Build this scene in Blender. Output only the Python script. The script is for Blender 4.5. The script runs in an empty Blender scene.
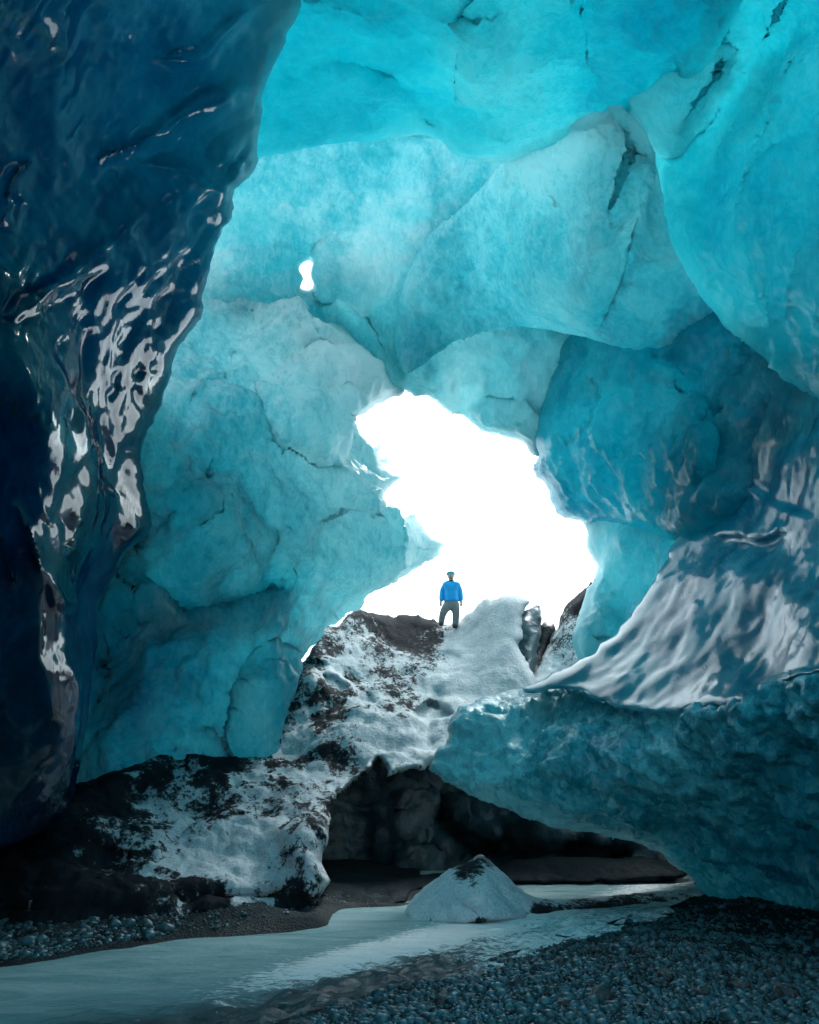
import bpy, bmesh, math, random
import numpy as np
from mathutils import Vector

random.seed(7)
rng = np.random.default_rng(7)
R = math.radians
scene = bpy.context.scene
COL = scene.collection

# ------------------------------------------------------------------ camera
F_PX, CX, CY, PITCH = 731.0, 409.5, 512.0, R(21.5)
CAM = np.array([0.0, 0.0, 1.6])
CP, SP = math.cos(PITCH), math.sin(PITCH)
cam_d = bpy.data.cameras.new("camera")
cam_d.sensor_fit = 'VERTICAL'
cam_d.sensor_height = 36.0
cam_d.lens = F_PX / 1024.0 * 36.0
cam_d.clip_start, cam_d.clip_end = 0.05, 9000
cam = bpy.data.objects.new("camera", cam_d)
cam.location = CAM
cam.rotation_euler = (R(90) + PITCH, 0, 0)
COL.objects.link(cam)
scene.camera = cam


def ray(px, py):
    """direction through a photo point, scaled to one metre of forward distance"""
    px = np.asarray(px, float); py = np.asarray(py, float)
    xc = (px - CX) / F_PX
    yc = (CY - py) / F_PX
    dy = CP - yc * SP
    dz = SP + yc * CP
    return np.stack([xc / dy, np.ones_like(xc), dz / dy], -1)


def P(px, py, Y):
    return CAM + ray(px, py) * np.asarray(Y, float)[..., None]


def G(px, py, z=0.0):
    d = ray(px, py)
    t = (z - CAM[2]) / d[..., 2]
    return CAM + d * t[..., None]


# ------------------------------------------------------------------ noise
_perm = np.arange(256); np.random.default_rng(3).shuffle(_perm)
_perm = np.concatenate([_perm, _perm, _perm])
_g = np.random.default_rng(5).normal(size=(256, 3))
_g /= np.linalg.norm(_g, axis=1)[:, None]


def perlin(p):
    i = np.floor(p).astype(int); f = p - i
    i &= 255
    u = f * f * f * (f * (f * 6 - 15) + 10)
    out = 0
    for dx in (0, 1):
        for dy in (0, 1):
            for dz in (0, 1):
                h = _perm[_perm[_perm[i[:, 0] + dx] + i[:, 1] + dy] + i[:, 2] + dz]
                g = _g[h]
                w = ((u[:, 0] if dx else 1 - u[:, 0]) * (u[:, 1] if dy else 1 - u[:, 1])
                     * (u[:, 2] if dz else 1 - u[:, 2]))
                out = out + w * (g[:, 0] * (f[:, 0] - dx) + g[:, 1] * (f[:, 1] - dy) + g[:, 2] * (f[:, 2] - dz))
    return out * 1.5


def fbm(p, octaves=4, gain=0.5, ridged=False):
    a, s, out = 1.0, 1.0, 0
    for k in range(octaves):
        n = perlin(p * s + 17.3 * k)
        if ridged:
            n = 0.5 - np.abs(n) * 1.6
        out = out + a * n
        a *= gain; s *= 2.03
    return out


def cells(p, seed=0):
    """distance to nearest jittered point (F1) and to the second (F2)"""
    i = np.floor(p).astype(int); f = p - i
    d1 = np.full(len(p), 9.0); d2 = np.full(len(p), 9.0)
    jit = np.random.default_rng(11 + seed).random((256, 3))
    for dx in (-1, 0, 1):
        for dy in (-1, 0, 1):
            for dz in (-1, 0, 1):
                h = _perm[_perm[_perm[(i[:, 0] + dx) & 255] + ((i[:, 1] + dy) & 255)] + ((i[:, 2] + dz) & 255)]
                q = jit[h] + np.array([dx, dy, dz]) - f
                d = np.sqrt((q * q).sum(1))
                d2 = np.where(d < d1, d1, np.minimum(d2, d))
                d1 = np.minimum(d1, d)
    return d1, d2


# ------------------------------------------------------------------ outline tools
def smooth_line(pts, n=6, closed=True):
    p = np.array(pts, float)
    N = len(p); out = []
    rngi = range(N) if closed else range(N - 1)
    for k in rngi:
        if closed:
            a, b, c, d = p[k - 1], p[k], p[(k + 1) % N], p[(k + 2) % N]
        else:
            a, b, c, d = p[max(k - 1, 0)], p[k], p[k + 1], p[min(k + 2, N - 1)]
        m1, m2 = (c - a) * .4, (d - b) * .4
        lim = np.linalg.norm(c - b) * 1.0
        for m in (m1, m2):
            l = np.linalg.norm(m)
            if l > lim: m *= lim / l
        for j in range(n):
            t = j / n
            out.append((2*t**3-3*t**2+1)*b + (t**3-2*t**2+t)*m1 + (-2*t**3+3*t**2)*c + (t**3-t**2)*m2)
    if not closed:
        out.append(p[-1])
    return np.array(out)


def jagged(line, amp, scale, seed=0):
    """roughen a traced outline (photo units)"""
    if amp <= 0: return line
    q = np.c_[line / scale, np.full(len(line), 7.7 + seed)]
    ox = fbm(q, 3); oy = fbm(q + 31.1, 3)
    return line + amp * np.c_[ox, oy]


def line_dist(q, line, closed):
    """distance, nearest point, side sign, running parameter 0..1"""
    a = line
    b = np.roll(line, -1, 0) if closed else line[1:]
    a = a if closed else a[:-1]
    best = np.full(len(q), 1e18); near = np.zeros_like(q); side = np.zeros(len(q)); par = np.zeros(len(q))
    M = len(a)
    for s in range(0, len(q), 20000):
        x = q[s:s + 20000]
        ab = b - a; L = (ab * ab).sum(1) + 1e-12
        ax = x[:, None, :] - a[None]
        t = np.clip((ax * ab).sum(2) / L, 0, 1)
        pr = a[None] + t[..., None] * ab
        d = ((x[:, None] - pr) ** 2).sum(2)
        k = d.argmin(1); r = np.arange(len(x))
        best[s:s + 20000] = d[r, k]; near[s:s + 20000] = pr[r, k]
        side[s:s + 20000] = np.sign(ab[k, 0] * ax[r, k, 1] - ab[k, 1] * ax[r, k, 0])
        par[s:s + 20000] = (k + t[r, k]) / M
    return np.sqrt(best), near, side, par


def inside(q, line):
    a = line; b = np.roll(line, -1, 0)
    ins = np.zeros(len(q), bool)
    for (x1, y1), (x2, y2) in zip(a, b):
        if y1 == y2: continue
        c = (y1 > q[:, 1]) != (y2 > q[:, 1])
        ins ^= c & (q[:, 0] < (x2 - x1) * (q[:, 1] - y1) / (y2 - y1) + x1)
    return ins


def tps(ctrl, lam=1e-4):
    c = np.array(ctrl, float)
    X = c[:, :2] / 400.0; y = np.log(c[:, 2]); n = len(X)
    def U(r2): return np.where(r2 > 1e-12, 0.5 * r2 * np.log(r2 + 1e-12), 0)
    K = U(((X[:, None] - X[None]) ** 2).sum(2)) + lam * np.eye(n)
    Pm = np.c_[np.ones(n), X]
    A = np.block([[K, Pm], [Pm.T, np.zeros((3, 3))]])
    w = np.linalg.solve(A, np.r_[y, 0, 0, 0])
    def f(q):
        q = q / 400.0; out = np.empty(len(q))
        for s in range(0, len(q), 20000):
            x = q[s:s + 20000]
            out[s:s + 20000] = U(((x[:, None] - X[None]) ** 2).sum(2)) @ w[:n] + w[n] + x @ w[n + 1:]
        return out
    return f


def blend(ctrl, q, power=2.2):
    c = np.array(ctrl, float)
    d = np.sqrt(((q[:, None] - c[None, :, :2]) ** 2).sum(2)) + 6
    w = d ** -power
    return (w @ c[:, 2]) / w.sum(1)


def sstep(x, a, b):
    t = np.clip((x - a) / (b - a), 0, 1)
    return t * t * (3 - 2 * t)


def solve_heights(s0, gu, gv, wg, wd, iters=350):
    """least-squares surface whose slopes follow (gu, gv) and that stays near s0"""
    wu = .5 * (wg[:, 1:] + wg[:, :-1]); wv = .5 * (wg[1:] + wg[:-1])
    def A(s):
        du = wu * (s[:, 1:] - s[:, :-1]); dv = wv * (s[1:] - s[:-1])
        o = wd * s
        o[:, 1:] += du; o[:, :-1] -= du; o[1:] += dv; o[:-1] -= dv
        return o
    b = wd * s0
    tu = wu * gu[:, :-1]; tv = wv * gv[:-1]
    b[:, 1:] += tu; b[:, :-1] -= tu; b[1:] += tv; b[:-1] -= tv
    x = s0.copy(); r = b - A(x); p = r.copy(); rs = (r * r).sum()
    for _ in range(iters):
        Ap = A(p); al = rs / ((p * Ap).sum() + 1e-30)
        x += al * p; r -= al * Ap; rn = (r * r).sum()
        if rn < 1e-14: break
        p = r + rn / rs * p; rs = rn
    return x


def link_mesh(name, V, faces, mat, parent=None, smooth=True, attrs=None):
    me = bpy.data.meshes.new(name)
    V = np.asarray(V, np.float32); faces = np.asarray(faces, np.int32)
    k = faces.shape[1]
    me.vertices.add(len(V)); me.vertices.foreach_set('co', V.ravel())
    me.loops.add(faces.size); me.loops.foreach_set('vertex_index', faces.ravel())
    me.polygons.add(len(faces))
    me.polygons.foreach_set('loop_start', np.arange(0, faces.size, k, dtype=np.int32))
    me.polygons.foreach_set('use_smooth', np.full(len(faces), smooth))
    if attrs:
        for an, av in attrs.items():
            at = me.attributes.new(an, 'FLOAT', 'POINT')
            at.data.foreach_set('value', np.asarray(av, np.float32))
    me.update(calc_edges=True); me.validate()
    me.materials.append(mat)
    o = bpy.data.objects.new(name, me)
    COL.objects.link(o)
    if parent is not None: o.parent = parent
    return o


def tag(o, label=None, cat=None, group=None, kind=None):
    if label: o['label'] = label
    if cat: o['category'] = cat
    if group: o['group'] = group
    if kind: o['kind'] = kind
    return o


def empty(name, loc=(0, 0, 0)):
    o = bpy.data.objects.new(name, None)
    o.empty_display_size = .3
    o.location = loc
    COL.objects.link(o)
    return o


# ------------------------------------------------------------------ ice masses
def relief(name, outline, depth, mat, thick=2.0, step=3.0, holes=(), jag=(0, 20), edge=(18, .5),
           folds=(), disp=(), shine=(), attrs=None, parent=None, back_noise=.5, taper=50, thin=.4, raw=False, post=None, tex=None):
    """A closed body: traced outline, its own distance at every point, rounded rim, sculpted front, real thickness behind."""
    ol = np.array(outline, float) if raw else smooth_line(outline)
    ol = jagged(ol, *jag)
    loops = [ol] + [smooth_line(h) for h in holes]
    lo, hi = ol.min(0) - 2 * step, ol.max(0) + 2 * step
    nx = int((hi[0] - lo[0]) / step) + 2; ny = int((hi[1] - lo[1]) / step) + 2
    gx, gy = np.meshgrid(lo[0] + step * np.arange(nx), lo[1] + step * np.arange(ny))
    q = np.c_[gx.ravel(), gy.ravel()]
    ins = inside(q, ol)
    for h in loops[1:]:
        ins &= ~inside(q, h)
    d = np.full(len(q), 1e9); near = q.copy()
    for l in loops:
        dd, nn, _, _ = line_dist(q, l, True)
        m = dd < d
        d[m] = dd[m]; near[m] = nn[m]
    I = ins.reshape(ny, nx)
    cell = I[:-1, :-1] | I[1:, :-1] | I[:-1, 1:] | I[1:, 1:]
    out = ~ins
    q0 = q.copy()
    q[out] = near[out]
    d[out] = 0
    # depth
    s = tps(depth)(q)
    if shine:
        D = ray(gx, gy); e = .5
        Du = (ray(gx + e, gy) - ray(gx - e, gy)); Dv = (ray(gx, gy + e) - ray(gx, gy - e))
        S = tps(depth)(q0).reshape(ny, nx)
        gu = np.zeros_like(S); gv = np.zeros_like(S)
        gu[:, :-1] = S[:, 1:] - S[:, :-1]; gv[:-1] = S[1:] - S[:-1]
        wd = np.full(S.shape, 2e-4); wg = np.full(S.shape, .25)
        for poly, soft, light, tilt in shine:
            pl = smooth_line(poly)
            dd, _, _, _ = line_dist(q0, pl, True)
            dd = np.where(inside(q0, pl), dd, -dd)
            m = sstep(dd, -soft, soft * .4).reshape(ny, nx)
            pos = CAM + D * np.exp(S)[..., None]
            v = CAM - pos; v /= np.linalg.norm(v, axis=2)[..., None]
            l = np.array(light) - pos; l /= np.linalg.norm(l, axis=2)[..., None]
            n = v + l; n /= np.linalg.norm(n, axis=2)[..., None]
            n = n + np.array(tilt)
            nd = (n * D).sum(2)
            nd = np.minimum(nd, -.04)
            tu = -(n * Du).sum(2) / nd * step; tv = -(n * Dv).sum(2) / nd * step
            gu = gu * (1 - m) + tu * m; gv = gv * (1 - m) + tv * m
            wg = wg * (1 - m) + 3.0 * m
            wd = wd * (1 - m) + 1e-6 * m
        S = solve_heights(S, gu, gv, wg, wd)
        s = S.ravel()
    Y = np.exp(s)
    # rolled rim
    t = np.clip(d / edge[0], 0, 1)
    Y = Y + edge[1] * (1 - np.sqrt(np.clip(1 - (1 - t) ** 2, 0, 1)))
    # folds: ('ridge', line, amp, width) or ('lip', line, amp, width): beyond the line's left side the ice is set back
    for kind, line, amp, w in folds:
        if kind == 'lobe':      # a swelling with its own outline that stands 'amp' proud of the ice around it
            lo_ = jagged(smooth_line(line), 2, 16, seed=len(line))
            dd, _, _, _ = line_dist(q, lo_, True)
            t_ = np.where(inside(q, lo_), np.clip(dd / w, 0, 1), 0)
            Y = Y - blend(amp, q) * np.sqrt(np.clip(1 - (1 - t_) ** 2, 0, 1))
            continue
        if kind == 'swell':
            dd, _, sd, par = line_dist(q, smooth_line(line, closed=False), False)
            Y = Y - amp * np.exp(-(dd / (w * (.35 + .65 * np.sin(np.pi * np.clip(par, 0, 1))))) ** 2) * sstep(par, 0, .2) * (1 - sstep(par, .8, 1))
            continue
        fl = jagged(smooth_line(line, closed=False), 3.0, 30, seed=len(line))
        dd, _, sd, par = line_dist(q, fl, False)
        fade = sstep(par, 0, .15) * (1 - sstep(par, .85, 1))
        if kind == 'ridge':
            Y = Y - amp * np.exp(-dd / w) * fade
        elif kind == 'groove':
            Y = Y + amp * np.exp(-(dd / w) ** 2) * fade
        elif kind == 'lip':
            g_ = dd * sd; on = sstep(g_, -1.2, step * 1.3)
            Y = Y + (amp * np.exp(-dd / w) * on - .18 * amp * np.exp(-dd / (w * .35)) * (1 - on)) * fade
    # melt has softened every step: relax the sculpted depth a little
    W = I.astype(float)
    for _ in range(3):
        Yg = Y.reshape(ny, nx); num = Yg * W * 2; den = W * 2
        for ax_ in (0, 1):
            for sh in (1, -1):
                num = num + np.roll(Yg * W, sh, ax_); den = den + np.roll(W, sh, ax_)
        Y = np.where((W > 0) & (d.reshape(ny, nx) > step), num / np.maximum(den, 1e-9), Yg).ravel()
    pos = CAM + ray(q[:, 0], q[:, 1]) * Y[:, None]
    # front displacement along normals
    def normals(pos):
        p3 = pos.reshape(ny, nx, 3)
        a = np.gradient(p3, axis=1); b = np.gradient(p3, axis=0)
        n = np.cross(a, b); n /= np.linalg.norm(n, axis=2)[..., None] + 1e-12
        n = n.reshape(-1, 3)
        flip = ((CAM - pos) * n).sum(1) < 0
        n[flip] *= -1
        return n
    rimfade = .15 + .85 * sstep(d, 0, 14)
    for kind, sc, amp, *opt in disp:
        o = opt[0] if opt else {}
        sc3 = np.array(sc if isinstance(sc, (tuple, list)) else (sc, sc, sc), float)
        base = np.c_[q / 100.0, np.zeros(len(q)) + .5] if o.get('flat') else pos
        if 'rot' in o:
            c, sn = math.cos(o['rot']), math.sin(o['rot'])
            base = np.c_[base[:, 0] * c + base[:, 1] * sn, -base[:, 0] * sn + base[:, 1] * c, base[:, 2]]
        if 'spine' in o:
            sp = smooth_line(o['spine'], closed=False)
            dd_, _, s_, p_ = line_dist(q, sp, False)
            ln = np.linalg.norm(np.diff(sp, axis=0), axis=1).sum()
            base = np.c_[dd_ * s_ / 100, p_ * ln / 100, np.zeros(len(q)) + .5]
        x = base / sc3 + o.get('off', 0)
        if 'warp' in o:
            wq = base * 1.3 if 'spine' in o else pos / o.get('ws', 1.5)
            x = x + o['warp'] * np.c_[fbm(wq, 2), fbm(wq + 9.2, 2), fbm(wq + 21.7, 2)]
        if kind == 'fbm': h = fbm(x, o.get('oct', 5), o.get('gain', .5))
        elif kind == 'ridged': h = fbm(x, o.get('oct', 4), o.get('gain', .5), True)
        elif kind == 'scallop':
            a1, a2 = cells(x, o.get('seed', 0)); h = np.minimum(a1, .9) ** 2 * 1.6 - .4
        elif kind == 'pits':
            a1, a2 = cells(x, o.get('seed', 0)); h = -np.exp(-(a1 / o.get('r', .35)) ** 4)
        elif kind == 'web':
            a1, a2 = cells(x, o.get('seed', 0)); h = np.exp(-((a2 - a1) / o.get('r', .18)) ** 2)
        w = rimfade
        if 'mask' in o: w = w * blend(o['mask'], q)
        pos = pos + normals(pos) * (h * amp * w)[:, None]
    if post is not None: pos = post(pos, q)
    # back
    D = ray(q[:, 0], q[:, 1]); D /= np.linalg.norm(D, axis=1)[:, None]
    T = blend(thick, q) if isinstance(thick, (list, tuple)) else np.full(len(q), float(thick))
    T = T * (thin + (1 - thin) * sstep(d, 0, taper)) * np.clip(1 + back_noise * fbm(pos / 2.2 + 5, 4) * 1.6, .55, 2.2)
    T = np.maximum(T, .06)
    back = pos + D * T[:, None]
    # faces
    iy, ix = np.nonzero(cell)
    v0 = iy * nx + ix
    F = np.stack([v0, v0 + nx, v0 + nx + 1, v0 + 1], 1)
    used = np.unique(F); mp = np.full(nx * ny, -1); mp[used] = np.arange(len(used))
    F = mp[F]; n = len(used)
    E = np.concatenate([F[:, [0, 1]], F[:, [1, 2]], F[:, [2, 3]], F[:, [3, 0]]])
    key = E[:, 0].astype(np.int64) * n + E[:, 1]; rkey = E[:, 1].astype(np.int64) * n + E[:, 0]
    bd = E[~np.isin(key, rkey)]
    sides = np.stack([bd[:, 1], bd[:, 0], bd[:, 0] + n, bd[:, 1] + n], 1)
    faces = np.concatenate([F, F[:, ::-1] + n, sides])
    V = np.concatenate([pos[used], back[used]])
    at = {}
    if mat.name.startswith('ice'):
        at = {kk: np.concatenate([vv, vv]) for kk, vv in ice_pattern(pos[used], *(tex or ())).items()}
        at['body'] = np.concatenate([T[used], T[used]])
    for an, ctrl in (attrs or {}).items():
        if callable(ctrl): a = ctrl(q, pos, d)[used]
        else: a = blend(ctrl, q)[used]
        at[an] = np.concatenate([a, a])
    return link_mesh(name, V, faces, mat, parent, attrs=at)


def band(*lines):
    """ash bands frozen into the ice along traced lines"""
    def f(q, pos, d):
        out = np.zeros(len(q))
        for line, w, amt in lines:
            dd, _, _, par = line_dist(q, jagged(smooth_line(line, closed=False), 4, 22, w), False)
            out = np.maximum(out, amt * np.exp(-(dd / w) ** 2) * sstep(par, 0, .1) * (1 - sstep(par, .9, 1)))
        return out
    return f


# ------------------------------------------------------------------ materials
class NT:
    def __init__(self, name):
        self.m = bpy.data.materials.new(name); self.m.use_nodes = True
        self.t = self.m.node_tree; self.t.nodes.clear()
        self.out = self.n('ShaderNodeOutputMaterial')
        self.obj = self.n('ShaderNodeTexCoord').outputs['Object']
    def n(self, typ, **kw):
        x = self.t.nodes.new(typ)
        for k, v in kw.items(): setattr(x, k, v)
        return x
    def l(self, a, b): self.t.links.new(a, b)
    def set(self, node, **kw):
        for k, v in kw.items():
            s = node.inputs[k.replace('_', ' ')]
            if hasattr(v, 'node'): self.l(v, s)
            else: s.default_value = v
        return node
    def noise(self, scale, detail=4, rough=.5, distort=0.0, vec=None, lac=2.0):
        x = self.n('ShaderNodeTexNoise')
        self.l(vec or self.obj, x.inputs['Vector'])
        self.set(x, Scale=scale, Detail=detail, Roughness=rough, Distortion=distort, Lacunarity=lac)
        return x.outputs['Fac']
    def voro(self, scale, vec=None, feature='DISTANCE_TO_EDGE', rnd=1.0):
        x = self.n('ShaderNodeTexVoronoi'); x.feature = feature
        self.l(vec or self.obj, x.inputs['Vector']); self.set(x, Scale=scale, Randomness=rnd)
        return x.outputs['Distance']
    def warp(self, amt, scale, vec=None, detail=3):
        x = self.n('ShaderNodeTexNoise')
        self.l(vec or self.obj, x.inputs['Vector']); self.set(x, Scale=scale, Detail=detail)
        a = self.n('ShaderNodeVectorMath', operation='SUBTRACT'); self.l(x.outputs['Color'], a.inputs[0]); a.inputs[1].default_value = (.5, .5, .5)
        b = self.n('ShaderNodeVectorMath', operation='SCALE'); self.l(a.outputs[0], b.inputs[0]); b.inputs['Scale'].default_value = amt
        c = self.n('ShaderNodeVectorMath', operation='ADD'); self.l(vec or self.obj, c.inputs[0]); self.l(b.outputs[0], c.inputs[1])
        return c.outputs[0]
    def scale(self, s, rot=(0, 0, 0), vec=None):
        x = self.n('ShaderNodeMapping'); self.l(vec or self.obj, x.inputs['Vector'])
        x.inputs['Scale'].default_value = s; x.inputs['Rotation'].default_value = rot
        return x.outputs[0]
    def ramp(self, fac, stops, interp='LINEAR'):
        x = self.n('ShaderNodeValToRGB'); self.l(fac, x.inputs['Fac'])
        e = x.color_ramp.elements; x.color_ramp.interpolation = interp
        while len(e) < len(stops): e.new(.5)
        for k, (p, c) in enumerate(stops):
            e[k].position = p
            e[k].color = (c, c, c, 1) if isinstance(c, (int, float)) else (*c, 1)
        return x.outputs['Color']
    def mix(self, fac, a, b, mode='MIX'):
        x = self.n('ShaderNodeMix', data_type='RGBA', blend_type=mode)
        for v, i in ((fac, 0), (a, 6), (b, 7)):
            if hasattr(v, 'node'): self.l(v, x.inputs[i])
            elif i == 0: x.inputs[0].default_value = v
            else: x.inputs[i].default_value = (*v, 1) if len(v) == 3 else v
        return x.outputs[2]
    def math(self, op, a, b=0.0, clamp=False):
        x = self.n('ShaderNodeMath', operation=op, use_clamp=clamp)
        for v, i in ((a, 0), (b, 1)):
            if hasattr(v, 'node'): self.l(v, x.inputs[i])
            else: x.inputs[i].default_value = v
        return x.outputs[0]
    def attr(self, name):
        return self.n('ShaderNodeAttribute', attribute_name=name).outputs['Fac']
    def bump(self, h, strength, dist, normal=None):
        x = self.n('ShaderNodeBump'); self.l(h, x.inputs['Height'])
        x.inputs['Strength'].default_value = strength; x.inputs['Distance'].default_value = dist
        if normal is not None: self.l(normal, x.inputs['Normal'])
        return x.outputs[0]


def ice_pattern(pos, streak=(1, 1, 2.5), size=1.6):
    """milky bubble clouds, healed cracks and ash bands that belong to the ice, stored on its points"""
    w = pos + .9 * np.c_[fbm(pos / 2.4, 3), fbm(pos / 2.4 + 9.1, 3), fbm(pos / 2.4 + 23.3, 3)]
    cl = .5 + .30 * fbm(w / (size * np.array(streak)), 6, .58)
    w2 = pos + .45 * np.c_[fbm(pos / 1.1 + 3, 4), fbm(pos / 1.1 + 13, 4), fbm(pos / 1.1 + 33, 4)]
    a1, a2 = cells(w2 / 2.0, 1); b1, b2 = cells(w2 / .75, 2)
    seam = np.maximum(np.exp(-((a2 - a1) / .028) ** 2), .7 * np.exp(-((b2 - b1) / .05) ** 2))
    seam *= sstep(fbm(pos / 1.9 + 7, 3), -.05, .45)
    gr = fbm(w / np.array([.9, 1.3, .5]) + 41, 6, .62)
    return {'cloud': cl, 'seam': seam, 'grime': gr}


def ice(name, deep, pale, trans=.5, tint=(.45, .88, .95), rough=.22, cloud=(.40, .65), fine=.5, grain=.35, bump=.35, dirt=0.0, vein=.35, spec=.5,
        pale_attr=False, coat=0.0, coat_rough=.06, bscale=1.0):
    """Glacier ice: clear blue ice with milky bubble clouds, healed cracks and ash bands; daylight passes through it."""
    k = NT(name)
    f = k.ramp(k.attr('cloud'), [(cloud[0], 0.0), (cloud[1], 1.0)])
    fine_n = k.noise(7.0 * bscale, 5, .68, 1.3)
    ff = k.ramp(fine_n, [(.36, 0.0), (.70, 1.0)])
    # crystal grains and feathery marbling of milky bubbles
    gv = k.n('ShaderNodeTexVoronoi'); k.l(k.warp(.25, 3.0, detail=2), gv.inputs['Vector']); gv.inputs['Scale'].default_value = 5.5 * bscale
    gs = k.n('ShaderNodeSeparateColor'); k.l(gv.outputs['Color'], gs.inputs[0])
    mb = k.ramp(k.noise(2.6, 6, .66, 2.2, k.scale((1.4, 1.4, .6), (.3, .3, 0))), [(.38, 0.0), (.66, 1.0)])
    ff = k.math('ADD', k.math('MULTIPLY', ff, .45), k.math('ADD', k.math('MULTIPLY', mb, .65), k.math('MULTIPLY', k.math('SUBTRACT', gs.outputs[0], .5), grain)))
    f = k.math('ADD', k.math('MULTIPLY', f, .62), k.math('MULTIPLY', k.math('SUBTRACT', ff, .18), fine * .62), True)
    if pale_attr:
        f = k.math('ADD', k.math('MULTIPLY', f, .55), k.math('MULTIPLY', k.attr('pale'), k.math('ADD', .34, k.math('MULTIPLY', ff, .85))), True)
    sm = k.math('MULTIPLY', k.attr('seam'), k.math('MULTIPLY', k.math('ADD', ff, .35), vein))
    colr = k.mix(f, deep, pale)
    colr = k.mix(sm, colr, (.72, .88, .92))
    trans_f = trans
    if dirt > 0:
        df = k.ramp(k.math('ADD', k.math('MULTIPLY', k.attr('grime'), .8), k.math('MULTIPLY', fine_n, .3)), [(1.2 - .75 * dirt, 0.0), (1.45 - .75 * dirt, 1.0)])
        ab = k.math('ADD', k.attr('ashband'), k.math('MULTIPLY', k.math('SUBTRACT', k.noise(5.5, 4, .7, 1.5, k.scale((1.6, 1.6, .5), (0, .5, 0))), .5), 2.2))
        df = k.math('MAXIMUM', df, k.ramp(ab, [(.30, 0.0), (1.3, .8)]))
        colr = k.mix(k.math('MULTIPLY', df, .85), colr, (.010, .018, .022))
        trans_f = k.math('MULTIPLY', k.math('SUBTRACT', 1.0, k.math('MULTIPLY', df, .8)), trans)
    nrm = k.bump(k.noise(5.0 * bscale, 5, .62, .6), bump, .06)
    pr = k.n('ShaderNodeBsdfPrincipled')
    rr = k.math('ADD', rough * .6, k.math('MULTIPLY', fine_n, rough * .8))
    k.set(pr, Base_Color=colr, Roughness=rr, IOR=1.33, Normal=nrm)
    pr.inputs['Specular IOR Level'].default_value = spec
    if coat: k.set(pr, Coat_Weight=coat, Coat_Roughness=coat_rough, Coat_IOR=1.31)
    tr = k.n('ShaderNodeBsdfTranslucent')
    # tint = what one metre of this ice lets through; 'body' = metres of ice behind the surface
    body = k.math('MULTIPLY', k.attr('body'), k.math('SUBTRACT', 1.4, k.math('MULTIPLY', f, .9)))
    cc = k.n('ShaderNodeCombineColor')
    for i_, t_ in enumerate(tint): k.l(k.math('POWER', t_, body), cc.inputs[i_])
    k.set(tr, Color=cc.outputs[0], Normal=nrm)
    ms = k.n('ShaderNodeMixShader')
    if hasattr(trans_f, 'node'): k.l(trans_f, ms.inputs[0])
    else: ms.inputs[0].default_value = trans_f
    k.l(pr.outputs[0], ms.inputs[1]); k.l(tr.outputs[0], ms.inputs[2])
    k.l(ms.outputs[0], k.out.inputs['Surface'])
    return k.m


def ash_snow(name, base=.5, ash_col=(.012, .013, .016), grain=14):
    """Old snow and dirty glacier ice under volcanic ash; 'ash' says how much lies there."""
    k = NT(name)
    a = k.attr('ash')
    n1 = k.noise(3.2, 8, .72, .7, k.scale((1, .8, .5), (.3, .2, .4)))
    n2 = k.noise(grain, 7, .75, .3)
    n = k.math('ADD', k.math('MULTIPLY', n1, .5), k.math('MULTIPLY', n2, .5))
    f = k.math('ADD', k.math('SUBTRACT', n, .5), k.math('SUBTRACT', k.math('MULTIPLY', a, .62), .31))
    f = k.ramp(k.math('ADD', f, .5), [(.475, 0.0), (.51, .8), (.56, 1.0)])
    tone = k.noise(.9, 6, .6, .5)
    snow = k.mix(k.ramp(tone, [(.35, 0.0), (.65, 1.0)]), (base * .62, base * .72, base * .78), (base, base * 1.04, base * 1.06))
    fleck = k.ramp(k.noise(38, 4, .7), [(.34, .55), (.5, 0.0)])
    snow = k.mix(fleck, snow, (.06, .065, .07))
    ashc = k.mix(k.noise(22, 5, .7), ash_col, tuple(2.2 * c + .003 for c in ash_col))
    colr = k.mix(f, snow, ashc)
    h = k.math('ADD', k.math('MULTIPLY', n1, .7), k.math('MULTIPLY', n2, .45))
    h = k.math('SUBTRACT', h, k.math('MULTIPLY', f, .25))
    nrm = k.bump(h, .6, .05)
    nrm = k.bump(k.math('ADD', k.voro(11, None, 'F1'), k.noise(60, 3, .7)), .5, .03, nrm)
    pr = k.n('ShaderNodeBsdfPrincipled')
    k.set(pr, Base_Color=colr, Roughness=k.mix(f, (.7, .7, .7), (.9, .9, .9)), Normal=nrm)
    pr.inputs['Specular IOR Level'].default_value = .10
    k.l(pr.outputs[0], k.out.inputs['Surface'])
    return k.m


def plain(name, c, rough=.7, var=.25, scale=8, bump=.2, spec=.4, bdist=.02):
    k = NT(name)
    n = k.noise(scale, 6, .6)
    col = k.mix(k.ramp(n, [(.3, 0.0), (.7, 1.0)]), tuple(x * (1 - var) for x in c), tuple(min(1, x * (1 + var)) for x in c))
    pr = k.n('ShaderNodeBsdfPrincipled')
    k.set(pr, Base_Color=col, Roughness=rough, Normal=k.bump(k.noise(scale * 3, 5, .6), bump, bdist))
    pr.inputs['Specular IOR Level'].default_value = spec
    k.l(pr.outputs[0], k.out.inputs['Surface'])
    return k.m

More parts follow.
